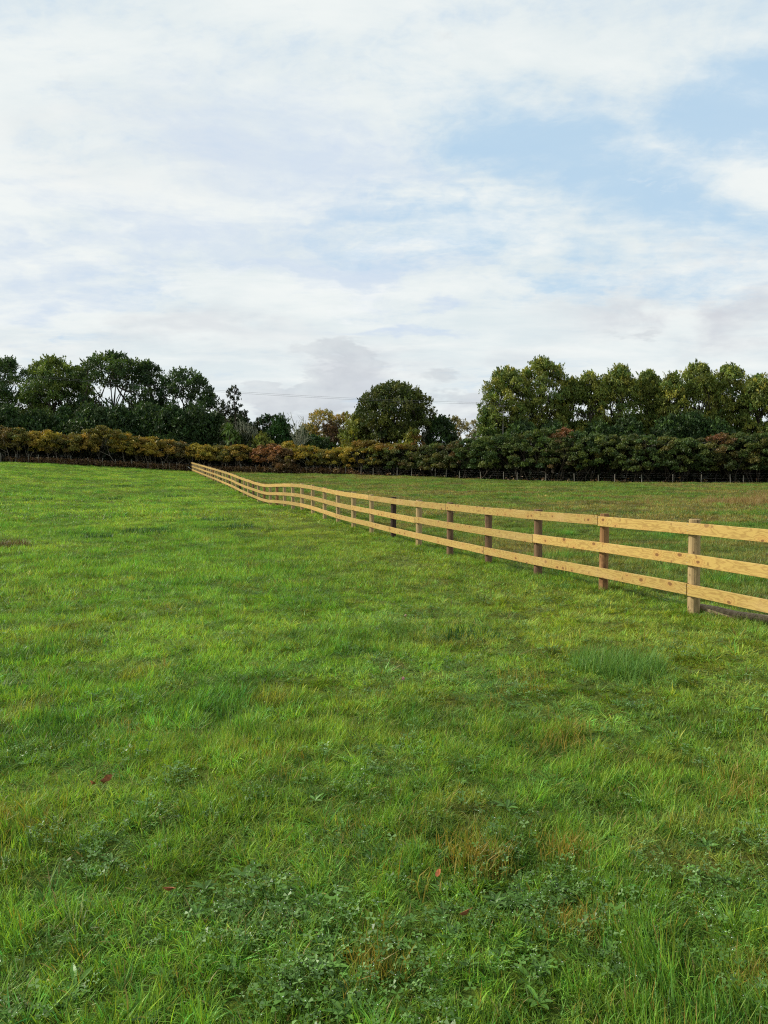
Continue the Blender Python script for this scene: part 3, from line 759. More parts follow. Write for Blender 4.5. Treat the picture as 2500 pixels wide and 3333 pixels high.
DARK = [(.026, .058, .018), (.036, .074, .020), (.052, .094, .024), (.044, .070, .026)]
MIDG = [(.075, .130, .030), (.120, .175, .034), (.150, .195, .036), (.062, .112, .028)]
OLIV = [(.185, .210, .040), (.230, .240, .042), (.150, .185, .038), (.260, .250, .044), (.120, .158, .034)]
YELL = [(.30, .24, .05), (.24, .21, .05), (.20, .19, .05), (.33, .22, .05)]
PINE = [(.018, .030, .016), (.028, .040, .020), (.035, .030, .020)]

def tree(name, label, cat, px, base_py, top_py, hw, Z, pal, seed, group=None, crown_bottom=None, nclump=60, clump_r=(.8, 1.3), n_per=150, size=.17,
         trunk_r=.28, shape='full', gap=None, lean=0.0, bark=None, depth=None, asym=0.0, lead=.8, explicit=None, shell=.45, up=.5, clump_var=.34):
    rg = np.random.default_rng(seed)
    s = Z / F
    c = at(px, 1560, Z); gz = hz(c.x, c.y)
    top = at(px, top_py, Z).z; base = Vector((c.x, c.y, gz)); H = top - gz
    cb = (at(px, crown_bottom, Z).z - gz) if crown_bottom else H * .35
    W_ = hw * s * (1.24 if not explicit else 1); nclump = int(nclump * 1.8); Dp = depth if depth else max(W_ * .9, 1.2)
    T = thing(name, label, cat, base, group)
    cl, rd = [], []
    if explicit:
        for (ex, ey, er) in explicit:
            q = at(ex, ey, Z) - base; cl.append((q.x, q.y + rg.normal(0, .3), q.z)); rd.append(er)
    else:
        tries = 0
        while len(cl) < nclump and tries < 6000:
            tries += 1
            u = rg.uniform(0, 1); th = rg.uniform(0, 6.283); r = math.sqrt(rg.random())
            if shape == 'oval': prof = math.sqrt(max(0, 1 - (2 * u - 1) ** 2)) ** .75; 
            elif shape == 'dome': prof = math.sqrt(max(0, 1 - u ** 2.6))
            elif shape == 'full': prof = math.sqrt(max(0, 1 - (max(0, u - .45) / .55) ** 2.3)) * (.80 + .2 * min(1, u * 2.5))
            elif shape == 'cone': prof = (1 - u) ** .8 + .08
            else: prof = (u + .15) ** .6 * math.sqrt(max(0, 1 - max(0, (u - .55) / .45) ** 2.2))     # vase
            if rg.random() > .25 + .75 * (r ** 1.0): continue
            cr = rg.uniform(*clump_r) * .78
            x = math.cos(th) * r * max(.05, W_ * prof - cr * .35) + asym * W_ * (1 - u); y = math.sin(th) * r * max(.05, Dp * prof - cr * .4)
            z = cb + (H - cb - cr * .55) * u + cr * .2 * (1 - u)
            if gap:
                sk = False
                for (gx, gy, grx, gry) in gap:
                    qx = px + x / s; qy = 1560 - (gz + z - EYE) / s
                    if ((qx - gx) / grx) ** 2 + ((qy - gy) / gry) ** 2 < 1 and rg.random() < .80: sk = True
                if sk: continue
            cl.append((x + lean * z, y, z)); rd.append(cr)
    tm = MB()
    nodes, par, w = attach_skeleton(cl, (0, 0, -.2), (lean * H * lead, 0, H * lead if not explicit else max(c_[2] for c_ in cl) * .97), rg)
    skeleton_mesh(nodes, par, w, trunk_r, .022, tm)
    if gap:
        up_ = [c_ for c_ in cl if c_[2] > H * .55]
        for q in range(min(14, len(up_))):
            e = Vector(up_[int(rg.integers(len(up_)))]); z0 = H * rg.uniform(.22, .5); m_ = Vector((e.x * .45, e.y * .45, z0 + (e.z - z0) * .42)) + Vector(rg.normal(0, .2, 3))
            tube(tm, [(lean * z0, 0, z0), tuple(m_ * .5 + Vector((0, 0, z0 * .5 + .1))), tuple(m_), tuple(m_ * .4 + e * .6 + Vector(rg.normal(0, .15, 3))), tuple(e)], [.10, .085, .07, .05, .02], 5, cap=False)
    tm.build('trunk', bark or M_bark, T, smooth=True)
    cm = MB(); crown_leaves(cm, cl, rd, rg, n_per, size, pal, 1.0, up + .6, shell, clump_var)
    # a few sprays standing out of the outline
    cm.build('crown', M_leaf, T)
    return T

GL = 'tall evergreen trees behind the left hedge'
tree('evergreen_tree', 'tall dark tree at the left picture edge, fading out of frame', 'tree', 22, 1500, 1170, 118, 112, DARK + MIDG[:1], 11, GL, 1440, 110, (.9, 1.5), 145, .17, .35, 'full')
tree('evergreen_tree', 'tall green tree with a narrow square top, second from the left edge', 'tree', 178, 1500, 1166, 88, 110, MIDG, 12, GL, 1440, 100, (.8, 1.35), 152, .17, .3, 'full', gap=[(250, 1300, 22, 30)])
tree('evergreen_tree', 'thin dark see-through tree left of the highest tree', 'tree', 262, 1500, 1200, 36, 114, DARK, 13, GL, 1400, 50, (.5, .95), 101, .17, .2, 'oval')
tree('evergreen_tree', 'highest tree of the left row with open spreading limbs showing sky', 'tree', 372, 1500, 1152, 112, 110, DARK + MIDG[:2], 14, GL, 1400, 105, (.75, 1.25), 137, .17, .34, 'full', gap=[(345, 1290, 62, 36), (420, 1300, 34, 38)], lead=.5)
tree('evergreen_tree', 'slim tree with thin bare lower limbs right of the highest tree', 'tree', 486, 1500, 1178, 52, 112, DARK + MIDG[:1], 15, GL, 1400, 55, (.6, 1.1), 130, .17, .24, 'full', gap=[(470, 1285, 30, 38), (515, 1290, 25, 30)], lead=.5)
tree('evergreen_tree', 'rightmost tree of the left row with its crown sloping down to the right', 'tree', 600, 1500, 1203, 86, 112, DARK + MIDG[:1], 16, GL, 1420, 95, (.7, 1.2), 137, .17, .3, 'full', gap=[(575, 1320, 30, 26)], asym=.18)
GU = 'dark evergreen understory trees below the left row'
for k, (px, ty_, hw, lb) in enumerate(((30, 1330, 75, 'dark bushy tree low at the left edge behind the rusty hedge shrubs'), (125, 1345, 60, 'dark bushy tree below the square topped tree'), (215, 1338, 60, 'dark bushy tree below the thin see-through tree'),
        (300, 1322, 62, 'dark bushy tree under the left limbs of the highest tree'), (395, 1330, 62, 'dark bushy tree behind the olive dome shrub'), (480, 1322, 62, 'dark bushy tree under the slim bare limbed tree'),
        (560, 1332, 60, 'dark bushy tree under the sloping tree, left half'), (640, 1335, 58, 'dark bushy tree under the sloping tree, right end'), (705, 1352, 50, 'dark bushy tree left of the cabbage tree'))):
    tree('bushy_tree', lb, 'tree', px, 1500, ty_, hw, 104 + (k % 3) * .8, DARK, 40 + k, GU, 1470, 85, (.8, 1.4), 90, .2, .16, 'dome')
# centre
tree('pine_tree', 'gaunt half-dead pine with tufts of dark needles against the sky', 'tree', 768, 1500, 1262, 40, 101, PINE, 60, None, trunk_r=.13, n_per=150, size=.17, lift=None) if False else \
tree('pine_tree', 'gaunt half-dead pine with tufts of dark needles against the sky', 'tree', 768, 1500, 1262, 40, 101, PINE, 60, None, trunk_r=.12, n_per=150, size=.15, shell=.1,
     explicit=[(762, 1266, .32), (770, 1273, .4), (752, 1271, .3), (745, 1279, .35), (743, 1290, .38), (751, 1296, .3), (763, 1282, .3), (776, 1285, .3), (777, 1302, .3), (757, 1302, .28), (766, 1318, .25), (783, 1324, .3), (746, 1312, .2),
               (727, 1320, .5), (720, 1329, .5), (732, 1330, .5), (722, 1342, .45), (738, 1344, .6), (715, 1344, .3), (748, 1336, .4), (760, 1332, .5), (767, 1341, .5), (755, 1348, .6), (773, 1337, .35), (786, 1346, .3), (797, 1344, .3), (799, 1352, .3), (728, 1352, .5)])
tree('bushy_tree', 'dark rounded bushy tree below the gaunt pine', 'tree', 772, 1500, 1354, 52, 103, DARK + [(.055, .060, .030), (.045, .050, .028)], 61, None, 1478, 70, (.7, 1.2), 100, .19, .16, 'dome')
tree('bushy_tree', 'dull brown-green bush right of the cabbage tree', 'tree', 815, 1500, 1390, 40, 101, [(.045, .055, .025), (.06, .06, .03), (.03, .045, .02)], 62, None, 1480, 40, (.6, 1.0), 100, .18, .12, 'dome')
tree('conifer_tree', 'small dark conifer with a tufted top between pine and rounded green tree', 'tree', 870, 1500, 1355, 34, 104, PINE + DARK[:2], 63, None, 1458, 34, (.5, .8), 110, .18, .14, 'oval')
tree('bushy_tree', 'mid green rounded tree left of the dead bare tree', 'tree', 915, 1500, 1360, 40, 102, [(.028, .075, .018), (.040, .092, .020), (.030, .065, .018)], 64, None, 1478, 50, (.6, 1.0), 110, .18, .14, 'dome')
tree('bushy_tree', 'dark bush filling in behind the dead bare tree', 'tree', 1000, 1500, 1392, 45, 108, DARK, 65, None, 1480, 40, (.7, 1.1), 100, .19, .14, 'dome')
tree('bushy_tree', 'yellow-green bush above the green hedge gap', 'tree', 851, 1500, 1418, 36, 100, OLIV, 66, None, 1480, 36, (.5, .9), 120, .18, .1, 'dome')
tree('bushy_tree', 'low dark green bush behind the yellow hedge shrub with pale stems', 'tree', 1030, 1500, 1425, 55, 101, DARK + MIDG[:1], 67, None, 1480, 40, (.6, 1.0), 100, .18, .1, 'dome')
tree('autumn_tree', 'airy yellow autumn tree with fine upswept twigs left of the big oak-like tree', 'tree', 1052, 1500, 1338, 60, 106, YELL, 68, None, 1468, 95, (.35, .75), 75, .12, .2, 'vase', bark=M_twig, lead=.35, shell=.1)
tree('autumn_tree', 'second airy yellow tree against the left flank of the big round tree', 'tree', 1125, 1500, 1348, 42, 107, YELL + OLIV[:2], 69, None, 1478, 60, (.4, .8), 70, .14, .16, 'vase', bark=M_twig, lead=.4, shell=.1)
tree('bushy_tree', 'small reddish brown bush in front of the airy yellow tree', 'tree', 1078, 1500, 1376, 26, 102, [(.09, .055, .028), (.06, .045, .025), (.12, .07, .03)], 70, None, 1480, 30, (.35, .6), 120, .15, .09, 'oval')
tree('broadleaf_tree', 'big solitary round tree in the middle of the skyline', 'tree', 1284, 1500, 1252, 108, 98, [(.060, .085, .018), (.080, .100, .020), (.040, .065, .018), (.100, .110, .022)], 71, None, 1445, 240, (.6, 1.1), 160, .145, .36, 'full', gap=[(1298, 1330, 16, 22), (1372, 1410, 22, 20)], lead=.55)
tree('bushy_tree', 'olive lower skirt of growth left of the big round tree', 'tree', 1165, 1500, 1352, 50, 99, OLIV, 72, None, 1478, 60, (.5, 1.0), 110, .17, .15, 'dome')
tree('bushy_tree', 'small orange tinged bush at the foot of the big round tree', 'tree', 1340, 1500, 1400, 32, 94, OLIV + [(.20, .11, .03)], 73, None, 1478, 30, (.4, .8), 110, .17, .1, 'dome')
tree('bushy_tree', 'dark green bush right of the big round tree', 'tree', 1432, 1500, 1360, 50, 98, DARK + MIDG[:1], 74, None, 1478, 70, (.5, 1.0), 115, .17, .14, 'dome')
tree('autumn_tree', 'pale thin autumn tree right of the dark green bush', 'tree', 1482, 1500, 1360, 30, 104, [(.30, .25, .12), (.22, .20, .09), (.15, .15, .06)], 75, None, 1468, 36, (.35, .65), 75, .13, .12, 'vase', bark=M_pale, shell=.1)
tree('autumn_tree', 'pale wispy bare-topped tree left of the tall right row', 'tree', 1535, 1500, 1370, 32, 105, [(.32, .28, .16), (.22, .20, .10)], 76, None, 1468, 36, (.35, .6), 60, .12, .12, 'vase', bark=M_pale, shell=.1)
tree('bushy_tree', 'small round green tree at the left foot of the tall right row', 'tree', 1588, 1500, 1338, 36, 93, MIDG, 77, None, 1468, 44, (.5, .9), 150, .15, .14, 'dome')
GR = 'tall broadleaf trees behind the right hedge'
for k, (px, ty_, hw, lb, gp) in enumerate((
    (1650, 1205, 78, 'left end tree of the tall right row, bulging over the power pole', []),
    (1765, 1172, 84, 'highest tree of the right row, with a ragged double top', [(1775, 1290, 14, 24)]),
    (1858, 1235, 46, 'narrow gappy tree with thin pale trunks in the right row', [(1880, 1350, 36, 42), (1850, 1360, 22, 30)]),
    (1920, 1212, 46, 'dark straight topped tree right of the gappy one', [(1895, 1365, 26, 50)]),
    (2012, 1194, 60, 'tree with a small pointed crest near the middle of the right row', [(1975, 1345, 20, 30), (2068, 1340, 24, 36)]),
    (2105, 1212, 52, 'flat topped tree right of the crested one', [(2085, 1345, 22, 28), (2140, 1410, 14, 26)]),
    (2185, 1222, 46, 'lower olive tree between the flat topped and yellow topped trees', []),
    (2265, 1186, 60, 'yellow topped dome tree of the right row', [(2240, 1328, 18, 18), (2290, 1315, 22, 28)]),
    (2368, 1192, 62, 'broad dome tree second from the right frame edge', [(2400, 1305, 26, 22), (2375, 1365, 20, 22)]),
    (2462, 1226, 52, 'dark feathery tree at the right frame edge', [(2455, 1365, 20, 40), (2490, 1370, 22, 30)]),
    (2570, 1215, 60, 'tree just beyond the right frame edge', []))):
    tree('broadleaf_tree', lb, 'tree', px, 1500, ty_, hw, 94 + (k % 3) * 1.2, OLIV + MIDG[:3], 80 + k, GR, 1465, 150 if hw > 50 else 95, (.55, 1.1), 170, .145, .22, 'full', gap=gp, lead=.6, up=1.0)
for k, (px, ty_, hw, lb) in enumerate(((1700, 1380, 50, 'dark lower growth under the highest right tree'), (1800, 1385, 46, 'dark lower growth left of the thin pale trunks'), (1950, 1385, 44, 'dark lower growth right of the thin pale trunks'),
        (2040, 1372, 50, 'dark lower growth under the crested tree'), (2175, 1365, 50, 'dark lower growth under the olive tree'), (2255, 1350, 44, 'dark lower growth under the yellow topped tree'), (2330, 1375, 50, 'dark lower growth under the broad dome tree'))):
    tree('bushy_tree', lb, 'tree', px, 1500, ty_, hw, 91.5, MIDG[:1] + DARK, 110 + k, 'dark lower growth under the right row', 1460, 70, (.6, 1.1), 100, .18, .12, 'dome')

# cabbage tree: two heads of sword leaves
def cabbage():
    Z = 99.5; c = at(747, 1560, Z); b = Vector((c.x, c.y, hz(c.x, c.y)))
    T = thing('cabbage_tree', 'cabbage tree with spiky fountain heads standing behind the hedge', 'tree', b)
    rg = np.random.default_rng(4); tm = MB(); cm = MB()
    heads = [(744, 1398, 1.35), (766, 1418, 1.2), (752, 1428, 1.1), (780, 1432, .9)]
    fork = at(752, 1450, Z) - b
    tube(tm, [(0, 0, -.2), (.05, 0, fork.z * .5), tuple(fork)], [.14, .12, .10], 7, cap=False)
    for (hx, hy, L) in heads:
        h = at(hx, hy, Z) - b; h.y += rg.normal(0, .35); tube(tm, [tuple(fork), tuple((fork + h) / 2 + Vector((0, 0, -.1))), tuple(h)], [.09, .08, .07], 6)
        for q in range(110):
            az = rg.uniform(0, 6.283); el = rg.uniform(-.7, 1.45); d = Vector((math.cos(az) * math.cos(el), math.sin(az) * math.cos(el), math.sin(el)))
            s = d.cross(Vector((0, 0, 1))).normalized() * .035; LL = L * rg.uniform(.75, 1.1)
            p0 = h; p1 = h + d * LL * .55; p2 = h + d * LL + Vector((0, 0, -LL * .28))
            col = np.array([(.075, .15, .030), (.11, .20, .040), (.15, .22, .06)][int(rg.integers(3))]) * rg.uniform(.7, 1.2)
            cm.add([tuple(p0 - s * .6), tuple(p0 + s * .6), tuple(p1 + s), tuple(p1 - s)], [(0, 1, 2, 3)], col); cm.add([tuple(p1 - s), tuple(p1 + s), tuple(p2)], [(0, 1, 2)], col)
    tm.build('trunk', M_bark, T, smooth=True); cm.build('crown', M_leaf, T)
cabbage()

# dead tree: fan of pale crooked limbs
def dead_tree(px, base_py, Z, tips, label, seed, r0=.09, twigs=3, name='dead_tree'):
    c = at(px, 1560, Z); b = Vector((c.x, c.y, hz(c.x, c.y))); rg = np.random.default_rng(seed)
    T = thing(name, label, 'tree', b); fork = at(px, base_py, Z) - b; tm = MB()
    tube(tm, [(0, 0, -.2), tuple(fork * .5), tuple(fork)], [r0 * 2.0, r0 * 1.9, r0 * 1.7], 7, cap=False)
    for (ex, ey) in tips:
        e = at(ex, ey, Z) - b; e.y += rg.normal(0, .8); d = e - fork; pts = [fork]
        for q in range(1, 8):
            f = q / 7; pts.append(fork + Vector((d.x * f ** .75, d.y * f, d.z * f ** 1.1)) + Vector(rg.normal(0, .07, 3)))
        rr = [r0 * (1 - .8 * (q / 7)) for q in range(8)]
        tube(tm, pts, rr, 5)
        for q in range(twigs):
            i = int(rg.integers(2, 7)); p = pts[i]; u = Vector((rg.normal(0, .5), rg.normal(0, .5), rg.uniform(.4, 1.0))).normalized() * rg.uniform(.5, 1.2)
            tube(tm, [p, p + u * .5 + Vector(rg.normal(0, .05, 3)), p + u], [rr[i] * .6, rr[i] * .45, .015], 4)
    tm.build('branches', M_pale, T, smooth=True)
dead_tree(975, 1452, 99, [(949, 1343), (952, 1368), (962, 1378), (983, 1352), (990, 1358), (975, 1372), (996, 1368), (943, 1402), (948, 1415), (1010, 1402), (1016, 1412), (1008, 1425), (968, 1392), (985, 1390), (960, 1410), (1000, 1392), (978, 1400), (940, 1390), (1014, 1428)], 'bare dead tree with pale lichened limbs fanning upward', 5)
dead_tree(1382, 1440, 97, [(1378, 1368), (1386, 1372), (1372, 1390), (1392, 1392), (1380, 1384), (1376, 1400)], 'thin bare pale tree between the big round tree and the dark green bush', 6, .05, 4)

# dead creeper stems hanging over the mound below the pine
rg = np.random.default_rng(9); mb = MB(); c = at(790, 1560, 100.2); b = Vector((c.x, c.y, hz(c.x, c.y)))
for q in range(42):
    ex = rg.uniform(768, 842); ey = 1360 + abs(ex - 778) * .55 + rg.uniform(0, 14); p = at(ex, ey, 100.2) - b; p.y -= rg.uniform(0, .5); L = rg.uniform(.6, 2.0)
    pts = [p + Vector((rg.normal(0, .12) + q2 * .05 * np.sign(ex - 778), rg.normal(0, .08) - .1 * q2, -L * q2 / 4 + (.15 if q2 == 1 else 0))) for q2 in range(5)]
    tube(mb, pts, .016, 3, cap=False)
o = mb.build('dead_creeper', M_pale, None, b); tag(o, 'pale dead creeper stems draped over the dark bush below the pine', 'creeper')

# ------------------------------------------------------------------ hedge shrubs
def hedge_base(px):
    xs = [p[0] for p in hedge_px]; return np.interp(px, xs, [p[2] for p in hedge_px])
H_OLIVE = [tuple(1.3 * q for q in c_) for c_ in [(.095, .095, .022), (.14, .12, .025), (.07, .085, .020), (.19, .14, .028)]]
H_ORANGE = [(.34, .21, .040), (.27, .19, .036), (.38, .25, .045), (.20, .165, .034), (.15, .14, .030)]
H_YELLOW = [tuple(1.3 * q for q in c_) for c_ in [(.26, .20, .030), (.20, .17, .026), (.12, .125, .022), (.32, .21, .034)]]
H_DULL = [tuple(1.3 * q for q in c_) for c_ in [(.115, .088, .030), (.085, .075, .025), (.16, .105, .032), (.07, .075, .022)]]
H_RED = [(.27, .115, .050), (.21, .105, .045), (.30, .15, .055), (.16, .10, .04)]
H_BROWN = [(.15, .085, .035), (.11, .07, .03), (.09, .075, .028)]
H_GREEN = [(.056, .098, .026), (.080, .122, .028), (.038, .074, .022), (.108, .135, .030)]
H_MIX = [(.072, .108, .026), (.100, .125, .028), (.050, .084, .022), (.140, .125, .032), (.048, .072, .022)]
H_GRED = [(.070, .090, .024), (.052, .074, .022), (.130, .085, .034), (.085, .095, .026)]
def shrub(px, top, hw, pal, seed, label, group, low=.42, dz=0.0, topcol=None, stems=M_twig, n_per=520):
    rg = np.random.default_rng(seed); Z = float(hedge_base(px)) + 1.6 + dz; s = Z / F
    c = at(px, 1560, Z); b = Vector((c.x, c.y, hz(c.x, c.y))); H = at(px, top, Z).z - b.z; W_ = hw * s * (1.7 if px > 1180 else 1.6); Dp = 2.4 if px > 1180 else 2.0
    T = thing('hedge_shrub', label, 'shrub', b, group)
    cl, rd = [], []; n = int(18 + W_ * 26); cb = H * low
    while len(cl) < n:
        u = rg.random(); th = rg.uniform(0, 6.283); r = math.sqrt(rg.random()); prof = math.sqrt(max(0, 1 - u ** (5 if px > 1180 else 3))); cr = rg.uniform(.28, .55)
        if rg.random() > .35 + .65 * max(r, u): continue
        z = cb + cr * .5 + (H - cb - cr * 1.05) * u
        cl.append((math.cos(th) * r * W_ * prof, math.sin(th) * r * Dp * prof, z)); rd.append(cr)
    fm = MB()
    for c_, r_c in zip(cl, rd):
        pl = topcol if (topcol and c_[2] > H * .78) else pal
        crown_leaves(fm, [c_], [r_c], rg, n_per, .115, pl, .85, .3, .3, .28, None, False)
    fm.build('foliage', M_leaf, T)
    sm = MB(); ns = int(3 + W_ * 1.6)
    for q in range(ns):
        x0 = rg.normal(0, W_ * .28); y0 = rg.normal(-.3, .5); k = int(rg.integers(len(cl))); e = Vector(cl[k])
        p0 = Vector((x0, y0, -.1)); m = Vector((x0 * .7 + e.x * .3, y0 * .6 + e.y * .4, cb * .75)); 
        tube(sm, [p0, p0 * .5 + m * .5 + Vector(rg.normal(0, .07, 3)), m, e], [.055, .05, .042, .02], 5, cap=False)
        for w2 in range(2):
            e2 = Vector(cl[int(rg.integers(len(cl)))]); tube(sm, [m, m * .5 + e2 * .5 + Vector((0, 0, -.1)), e2], [.03, .024, .014], 4, cap=False)
    sm.build('stems', stems, T, smooth=True)
GLH = 'autumn hedge shrubs left of the dead tree'
for k, (px, top, hw, pal, lb) in enumerate((
    (-70, 1388, 45, H_OLIVE, 'dull olive hedge shrub running out past the left frame edge'),
    (8, 1387, 40, H_DULL, 'brownish hedge shrub cut by the left frame edge'),
    (62, 1393, 34, H_OLIVE, 'olive-green hedge shrub beside the brownish one at the frame edge'),
    (112, 1403, 28, H_ORANGE, 'bright orange-yellow hedge shrub, the leftmost orange one'),
    (163, 1401, 30, H_YELLOW, 'golden hedge shrub right of the bright orange one'),
    (202, 1415, 24, H_DULL, 'low dull shrub in the notch right of the golden one'),
    (238, 1410, 28, H_OLIVE, 'rounded olive shrub left of the big olive dome'),
    (282, 1412, 24, H_ORANGE, 'orange flecked shrub against the left side of the big olive dome'),
    (338, 1386, 54, H_OLIVE, 'big olive dome shrub standing highest in the left hedge'),
    (405, 1407, 32, H_YELLOW, 'yellow shrub at the right foot of the big olive dome'),
    (452, 1421, 28, H_ORANGE, 'orange shrub second right of the big olive dome'),
    (497, 1422, 28, H_YELLOW, 'yellow-orange shrub with a small peak midway to the fence end'),
    (546, 1431, 28, H_ORANGE, 'deep orange shrub two left of the fence end'),
    (590, 1438, 26, H_DULL, 'dull brownish shrub just left of the fence end'),
    (637, 1444, 30, H_YELLOW, 'golden shrub right above the far end of the timber fence'),
    (682, 1447, 26, H_YELLOW, 'yellow-green shrub right of the fence end'),
    (724, 1449, 26, H_OLIVE, 'olive shrub in front of the cabbage tree trunk'),
    (780, 1448, 42, H_ORANGE, 'wide orange-olive shrub rounding off the hedge before the green gap'))):
    shrub(px, top, hw, pal, 200 + k, lb, GLH, .34)
shrub(862, 1444, 40, H_GREEN, 230, 'green shrub in the gap left of the red shrub', None, .3, 1.5)
shrub(884, 1444, 40, H_RED, 231, 'domed red-leaved shrub, the reddest in the hedge', None, .30, -.3)
shrub(942, 1437, 30, H_YELLOW, 232, 'ochre shrub peeping up behind the red and brown shrubs', None, .4, 2.0)
shrub(935, 1458, 30, H_BROWN, 233, 'brown shrub leaning on the right of the red shrub', None, .10, -.9)
shrub(1000, 1452, 48, H_YELLOW, 234, 'spreading yellow shrub on fanned pale stems', None, .45, 0, None, M_pale)
shrub(1056, 1464, 34, H_OLIVE, 235, 'low olive shrub between the two yellow shrubs', None, .3)
shrub(1100, 1458, 32, H_YELLOW, 236, 'thin yellowish shrub with one pale forked stem', None, .35, 0, None, M_pale)
shrub(1140, 1462, 34, H_OLIVE, 241, 'olive shrub tucked under the left side of the golden mound', None, .15, 1.0)
GRH = 'thick green hedge shrubs on the right'
rd_ = [(1192, 1432, 44, H_YELLOW, 'golden mound starting the thick right hedge'), (1255, 1442, 40, H_MIX, 'green shrub with yellow tips right of the golden mound'),
    (1312, 1446, 36, H_MIX, 'green and yellow shrub below the big round tree'), (1368, 1447, 36, H_GRED, 'russet tinged shrub right below the gap of the big round tree'), (1422, 1443, 36, H_MIX, 'green shrub below the dark green bush'),
    (1478, 1436, 38, H_GRED, 'red tipped shrub below the pale autumn trees'), (1535, 1426, 38, H_GREEN, 'dark green shrub left of the pole'), (1592, 1421, 38, H_GREEN, 'dark green shrub right before the pole'),
    (1648, 1411, 38, H_GREEN, 'dark green shrub at the foot of the power pole'), (1706, 1402, 38, H_MIX, 'rising green shrub right of the power pole'), (1766, 1394, 40, H_GREEN, 'high green shrub left of the red topped one'),
    (1826, 1393, 38, H_GRED, 'red topped shrub at the highest point of the right hedge'), (1884, 1401, 36, H_GREEN, 'green shrub falling away right of the red topped one'), (1940, 1413, 36, H_GREEN, 'dark shrub below the thin pale trunks'),
    (1998, 1416, 38, H_MIX, 'yellow capped green shrub right of the thin pale trunks'), (2055, 1411, 38, H_MIX, 'olive green shrub below the crested tree'), (2112, 1414, 38, H_GREEN, 'green shrub below the flat topped tree'),
    (2170, 1420, 38, H_MIX, 'olive green shrub left of the lowest dip'), (2228, 1427, 38, H_GREEN, 'green shrub in the lowest dip of the right hedge'), (2288, 1425, 38, H_MIX, 'green shrub right of the lowest dip'),
    (2346, 1414, 38, H_GRED, 'green shrub with a bright red-brown cap'), (2402, 1407, 38, H_MIX, 'mixed green shrub right of the red-brown cap'), (2460, 1403, 40, H_MIX, 'yellow-green shrub near the right frame edge'),
    (2520, 1404, 42, H_GREEN, 'green shrub cut by the right frame edge'), (2590, 1404, 42, H_GREEN, 'green shrub beyond the right frame edge'), (2670, 1404, 46, H_MIX, 'last olive green shrub beyond the right frame edge')]
REDTOP = [(.22, .095, .045), (.16, .085, .038), (.12, .095, .032)]
YT = [(.20, .16, .03), (.13, .125, .026), (.24, .14, .03)]
for k, (px, top, hw, pal, lb) in enumerate(rd_):
    shrub(px, top, hw, pal, 260 + k, lb, GRH, .18 if px < 1500 else .22, 0, REDTOP if ('red topped shrub' in lb or 'bright red-brown' in lb) else (YT if k < 3 else None), M_bark)

# near-black leaf fill added as painted shade inside and behind the hedge feet, dead bracken in front of it
def along(px, dz=0.0):
    Z = float(hedge_base(px)) + dz; c = at(px, 1560, Z); return c.x, c.y
rg = np.random.default_rng(77); mb = MB()
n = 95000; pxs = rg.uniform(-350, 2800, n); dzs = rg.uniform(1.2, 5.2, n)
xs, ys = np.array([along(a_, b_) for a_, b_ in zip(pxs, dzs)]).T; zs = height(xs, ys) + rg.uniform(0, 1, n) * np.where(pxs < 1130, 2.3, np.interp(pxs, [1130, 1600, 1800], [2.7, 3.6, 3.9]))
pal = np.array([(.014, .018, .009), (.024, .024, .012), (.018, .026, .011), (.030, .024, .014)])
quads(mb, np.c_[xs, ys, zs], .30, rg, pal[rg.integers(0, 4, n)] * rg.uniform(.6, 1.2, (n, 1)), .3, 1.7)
tag(mb.build('hedge_shade_fill', M_leaf), 'near-black leaf fill added as painted shade beneath the hedge', kind='stuff')
mb = MB()
for q in range(5200):
    px = rg.uniform(-200, 1180) if rg.random() < .86 else rg.uniform(1180, 2700)
    dens = np.interp(px, [-200, 60, 140, 250, 600, 1100, 1180, 1300, 2700], [.15, .2, .5, .9, 1, 1, .6, .2, .1])
    if rg.random() > dens: continue
    x, y = along(px, rg.uniform(-.2, 1.5)); z = hz(x, y) if q % 1 == 0 else 0
    H = rg.uniform(.35, 1.1) * (1.0 if px < 1150 else .45); az = rg.uniform(0, 6.283); l = rg.uniform(.1, .7)
    p0 = Vector((x, y, z - .05)); d = Vector((math.cos(az) * l, math.sin(az) * l, 1)); p1 = p0 + d * H * .6; p2 = p1 + Vector((d.x * 1.2, d.y * 1.2, .25)) * H * .5
    s = Vector((math.cos(az + 1.4), math.sin(az + 1.4), .2)) * rg.uniform(.02, .045)
    col = np.array([(.20, .105, .050), (.15, .080, .042), (.26, .16, .08), (.11, .065, .035), (.30, .22, .12)][int(rg.integers(5))]) * rg.uniform(.55, 1.1)
    mb.add([tuple(p0 - s * .5), tuple(p0 + s * .5), tuple(p1 + s), tuple(p1 - s)], [(0, 1, 2, 3)], col)
    mb.add([tuple(p1 - s * 2), tuple(p1 + s * 2), tuple(p2 + s), tuple(p2 - s)], [(0, 1, 2, 3)], col)
    pp = np.array([p1 + Vector(rg.normal(0, .12, 3)) for _ in range(4)]); quads(mb, pp, .12, rg, col, 0, 2.2)
tag(mb.build('bracken', M_leaf), 'rusty brown dead bracken along the foot of the hedge', kind='stuff')

# longer rank grass at the hedge foot
mb = MB()
